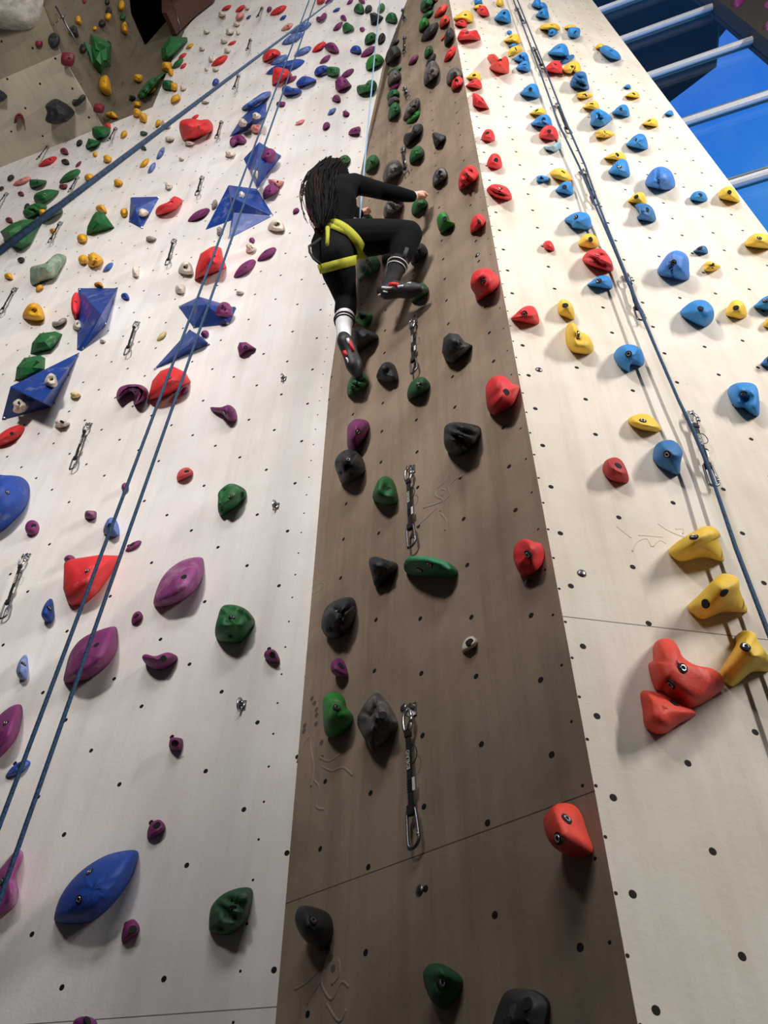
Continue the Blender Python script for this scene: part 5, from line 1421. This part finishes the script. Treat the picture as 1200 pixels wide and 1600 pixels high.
for i_ in range(230):
    an = rng.uniform(0, 2 * math.pi); st = rng.randint(2, int(hl_ * .45)); en = rng.randint(int(hl_ * .75), hl_ - 1); ph = rng.uniform(0, 6)
    da = nrm(dC); db = nrm(out_ - (out_ @ da) * da); pts = []; rad = []; stray = rng.random() < .25
    idx_ = np.linspace(st, en, 12)
    for t, fi in zip(np.linspace(0, 1, 12), idx_):
        c_ = hp_[int(fi)]; rr_ = c_[3] * (1.0 + (.35 * t if stray else .03)) + (.012 * t if stray else .002)
        a2 = an + .12 * math.sin(ph + 6 * t)
        pts.append(c_[:3] + (da * math.cos(a2) + db * math.sin(a2)) * rr_ + np.array([0, 0, -.05 * t * rng.random()])); rad.append(.0042 * (1 - .75 * t) + .0007)
    red_ = (math.cos(an) > .45 and rng.random() < .6) or rng.random() < .06
    mb.tube(pts, rad, 5, m=1 if red_ else 0)
o = mb.build('strands', [M_HAIR, M_HAIRR], None, True); o.parent = hair
# harness straps wrap the clothes
bts = [bvh_of(leggings), bvh_of(sweater)]
def ring_strap(name, c, axis, width, m_, parent, off=.006, only=None, maxr=.26):
    axis = nrm(axis); u_ = nrm(np.cross(axis, Z + .01)); v_ = np.cross(axis, u_); n_ = 48; V = []
    for s_ in (-1, 1):
        for lay in (0, 1):
            for t in range(n_):
                d_ = u_ * math.cos(t * 2 * math.pi / n_) + v_ * math.sin(t * 2 * math.pi / n_); best = .06
                o_ = c + axis * s_ * width / 2
                for bt in (bts if only is None else [bts[only]]):
                    loc, nn, _, dist = bt.ray_cast(Vector(o_ + d_ * maxr), Vector(-d_))
                    if loc is not None: best = max(best, maxr - dist)
                V.append(o_ + d_ * (min(best, maxr - .02) + off + lay * .004))
    V = np.array(V).reshape(4, n_, 3)
    for q in range(4):   # even out
        for _ in range(2): V[q] = (np.roll(V[q], 1, 0) + 2 * V[q] + np.roll(V[q], -1, 0)) / 4
    V = V + 0; Vf = V.reshape(-1, 3); Fq = []
    a0, a1, b0, b1_ = 0, n_, 2 * n_, 3 * n_
    for t in range(n_):
        j = (t + 1) % n_
        Fq += [(a1 + t, a1 + j, b1_ + j, b1_ + t), (a0 + j, a0 + t, b0 + t, b0 + j), (a0 + t, a0 + j, a1 + j, a1 + t), (b0 + j, b0 + t, b1_ + t, b1_ + j)]
    o = link(name, Vf, Fq, m_, None, True); o.parent = parent; o.matrix_parent_inverse = Matrix.Translation(-croot.location); return o
harn = empty('harness', croot.location); harn.parent = croot; harn.matrix_parent_inverse = Matrix.Translation(-croot.location)
harn['label'] = 'lime green climbing harness'
tdl = nrm(J['lknee'] - J['lhip']); tdr = nrm(J['rknee'] - J['rhip'])
ring_strap('leg_loop', lerp('lhip', 'lknee', .17), tdl, .050, M_HARN, harn, only=0, maxr=.17)
ring_strap('leg_loop', lerp('rhip', 'rknee', .10), tdr + Z * .8 + nC * .3, .045, M_HARN, harn, only=0, maxr=.18)
ring_strap('waist_belt', lerp('pelvis', 'waist', .55), J['waist'] - J['pelvis'] - dC * .10, .045, M_HARN, harn, maxr=.2)
mb = MB(); g_ = [PC(503, 371, .52), PC(494, 378, .56), PC(483, 385, .58), PC(484, 394, .57), PC(490, 404, .55), PC(500, 412, .52)]
mb.tube(g_, .007, 8); o = mb.build('gear_loop', M_WEB, None, True); o.parent = harn; o.matrix_parent_inverse = Matrix.Translation(-croot.location)
mb = MB(); mb.tube([PC(512, 356, .57), PC(512, 368, .57), PC(511, 382, .56)], [.012, .010, .010], 8); o = mb.build('buckle_strap', M_HARN, None, True); o.parent = harn; o.matrix_parent_inverse = Matrix.Translation(-croot.location)
tag(croot, 'person climbing the wall in black top, leggings, lime harness and long dark hair', 'person')
# ------------------------------------------------------------------ room shell outside the view
M_DARK = simple('dark_room_paint', srgb(88, 80, 72), .9)
M_FLOOR = simple('grey_floor_mat', srgb(52, 48, 46), .9)
def panel(name, pts, m, th=.1):
    pts = [np.array(p, float) for p in pts]; n = nrm(np.cross(pts[1] - pts[0], pts[2] - pts[0]))
    cen = sum(pts) / len(pts); n = n if n @ (np.array([0, 0, 8.]) - cen) > 0 else -n
    mb = MB(); v = pts + [p - n * th for p in pts]; kk = len(pts)
    mb.add(v, [tuple(range(kk)), tuple(range(kk, 2 * kk))[::-1]] + [(i, (i + 1) % kk, kk + (i + 1) % kk, kk + i) for i in range(kk)])
    o = mb.build(name, m); o['kind'] = 'structure'; return o
xf = 9.0; yf = Pw[1] + dF[1] / dF[0] * (xf - Pw[0])
fl_ = Pw + dF * u0; Lend = SB[1] + dL * 9.2
outl = [(-9.8, -9), (xf, -9), (xf, yf), (fl_[0], fl_[1]), (-.2, 3.4), (Lend[0], Lend[1] + .2), (-9.8, Lend[1] + .2)]
panel('floor', [(x, y, 0) for x, y in outl], M_FLOOR)
panel('ceiling', [(x, y, HT) for x, y in outl], M_DARK)
panel('wall_back', [(-9.8, -9, 0), (xf, -9, 0), (xf, -9, HT), (-9.8, -9, HT)], M_DARK)
panel('wall_side_left', [(-9.8, -9, 0), (-9.8, Lend[1] + .2, 0), (-9.8, Lend[1] + .2, HT), (-9.8, -9, HT)], M_DARK)
panel('wall_side_right', [(xf, -9, 0), (xf, yf, 0), (xf, yf, HT), (xf, -9, HT)], M_DARK)
def area(name, loc, target, sx, sy, power, col=(1, 1, 1)):
    l = bpy.data.lights.new(name, 'AREA'); l.shape = 'RECTANGLE'; l.size = sx; l.size_y = sy; l.energy = power; l.color = col
    o = bpy.data.objects.new(name, l); COL.objects.link(o); o.location = tuple(loc)
    o.rotation_euler = (Vector(tuple(target)) - Vector(tuple(loc))).to_track_quat('-Z', 'Y').to_euler(); return o
def spot(name, loc, target, rad, power, col, ang=120):
    l = bpy.data.lights.new(name, 'SPOT'); l.shadow_soft_size = rad; l.energy = power; l.color = col; l.spot_size = math.radians(ang); l.spot_blend = .6
    o = bpy.data.objects.new(name, l); COL.objects.link(o); o.location = tuple(loc)
    o.rotation_euler = (Vector(tuple(target)) - Vector(tuple(loc))).to_track_quat('-Z', 'Y').to_euler(); return o
area('tall_window_right', D(112) * 6.5 + Z * 6.6, (.9, 1.9, 6.0), .22, 3.0, 400, (1, .975, .945)).data.spread = math.radians(150)
spot('added_fill_spot', D(216) * 4.6 + Z * 6.3, (-.3, 2.3, 8.9), .55, 1560, (1, .965, .93), 121)  # added unseen fill, aimed high so the wall bottoms stay darker
area('added_high_fill', D(186) * 4.6 + Z * 9.5, (-.8, 2.4, 6.5), 4, 2, 260, (.97, .98, 1))  # added unseen fill hung in mid-room to brighten the walls
area('added_top_fill', D(185) * 3.5 + Z * 19, (-1.0, 3.0, 13), 4, 3, 200, (1, .98, .95))  # added unseen fill for the upper walls
# world: clear sky seen through the facade glass
w = bpy.data.worlds.new('sky'); S.world = w; w.use_nodes = True; nt = w.node_tree; bg = nt.nodes['Background']
tc = nt.nodes.new('ShaderNodeTexCoord'); sp = nt.nodes.new('ShaderNodeSeparateXYZ'); nt.links.new(tc.outputs['Generated'], sp.inputs[0])
c = mixc(nt, ramp(nt, sp.outputs[2], .80, .95), srgb(70, 158, 240), srgb(26, 98, 222))
cl_ = nz(nt, tc.outputs['Generated'], 7, 6, .6)
c = mixc(nt, mth(nt, 'MULTIPLY', ramp(nt, cl_, .5, .8), .22), c, srgb(150, 190, 225))
nt.links.new(c, bg.inputs[0]); bg.inputs[1].default_value = 1.0
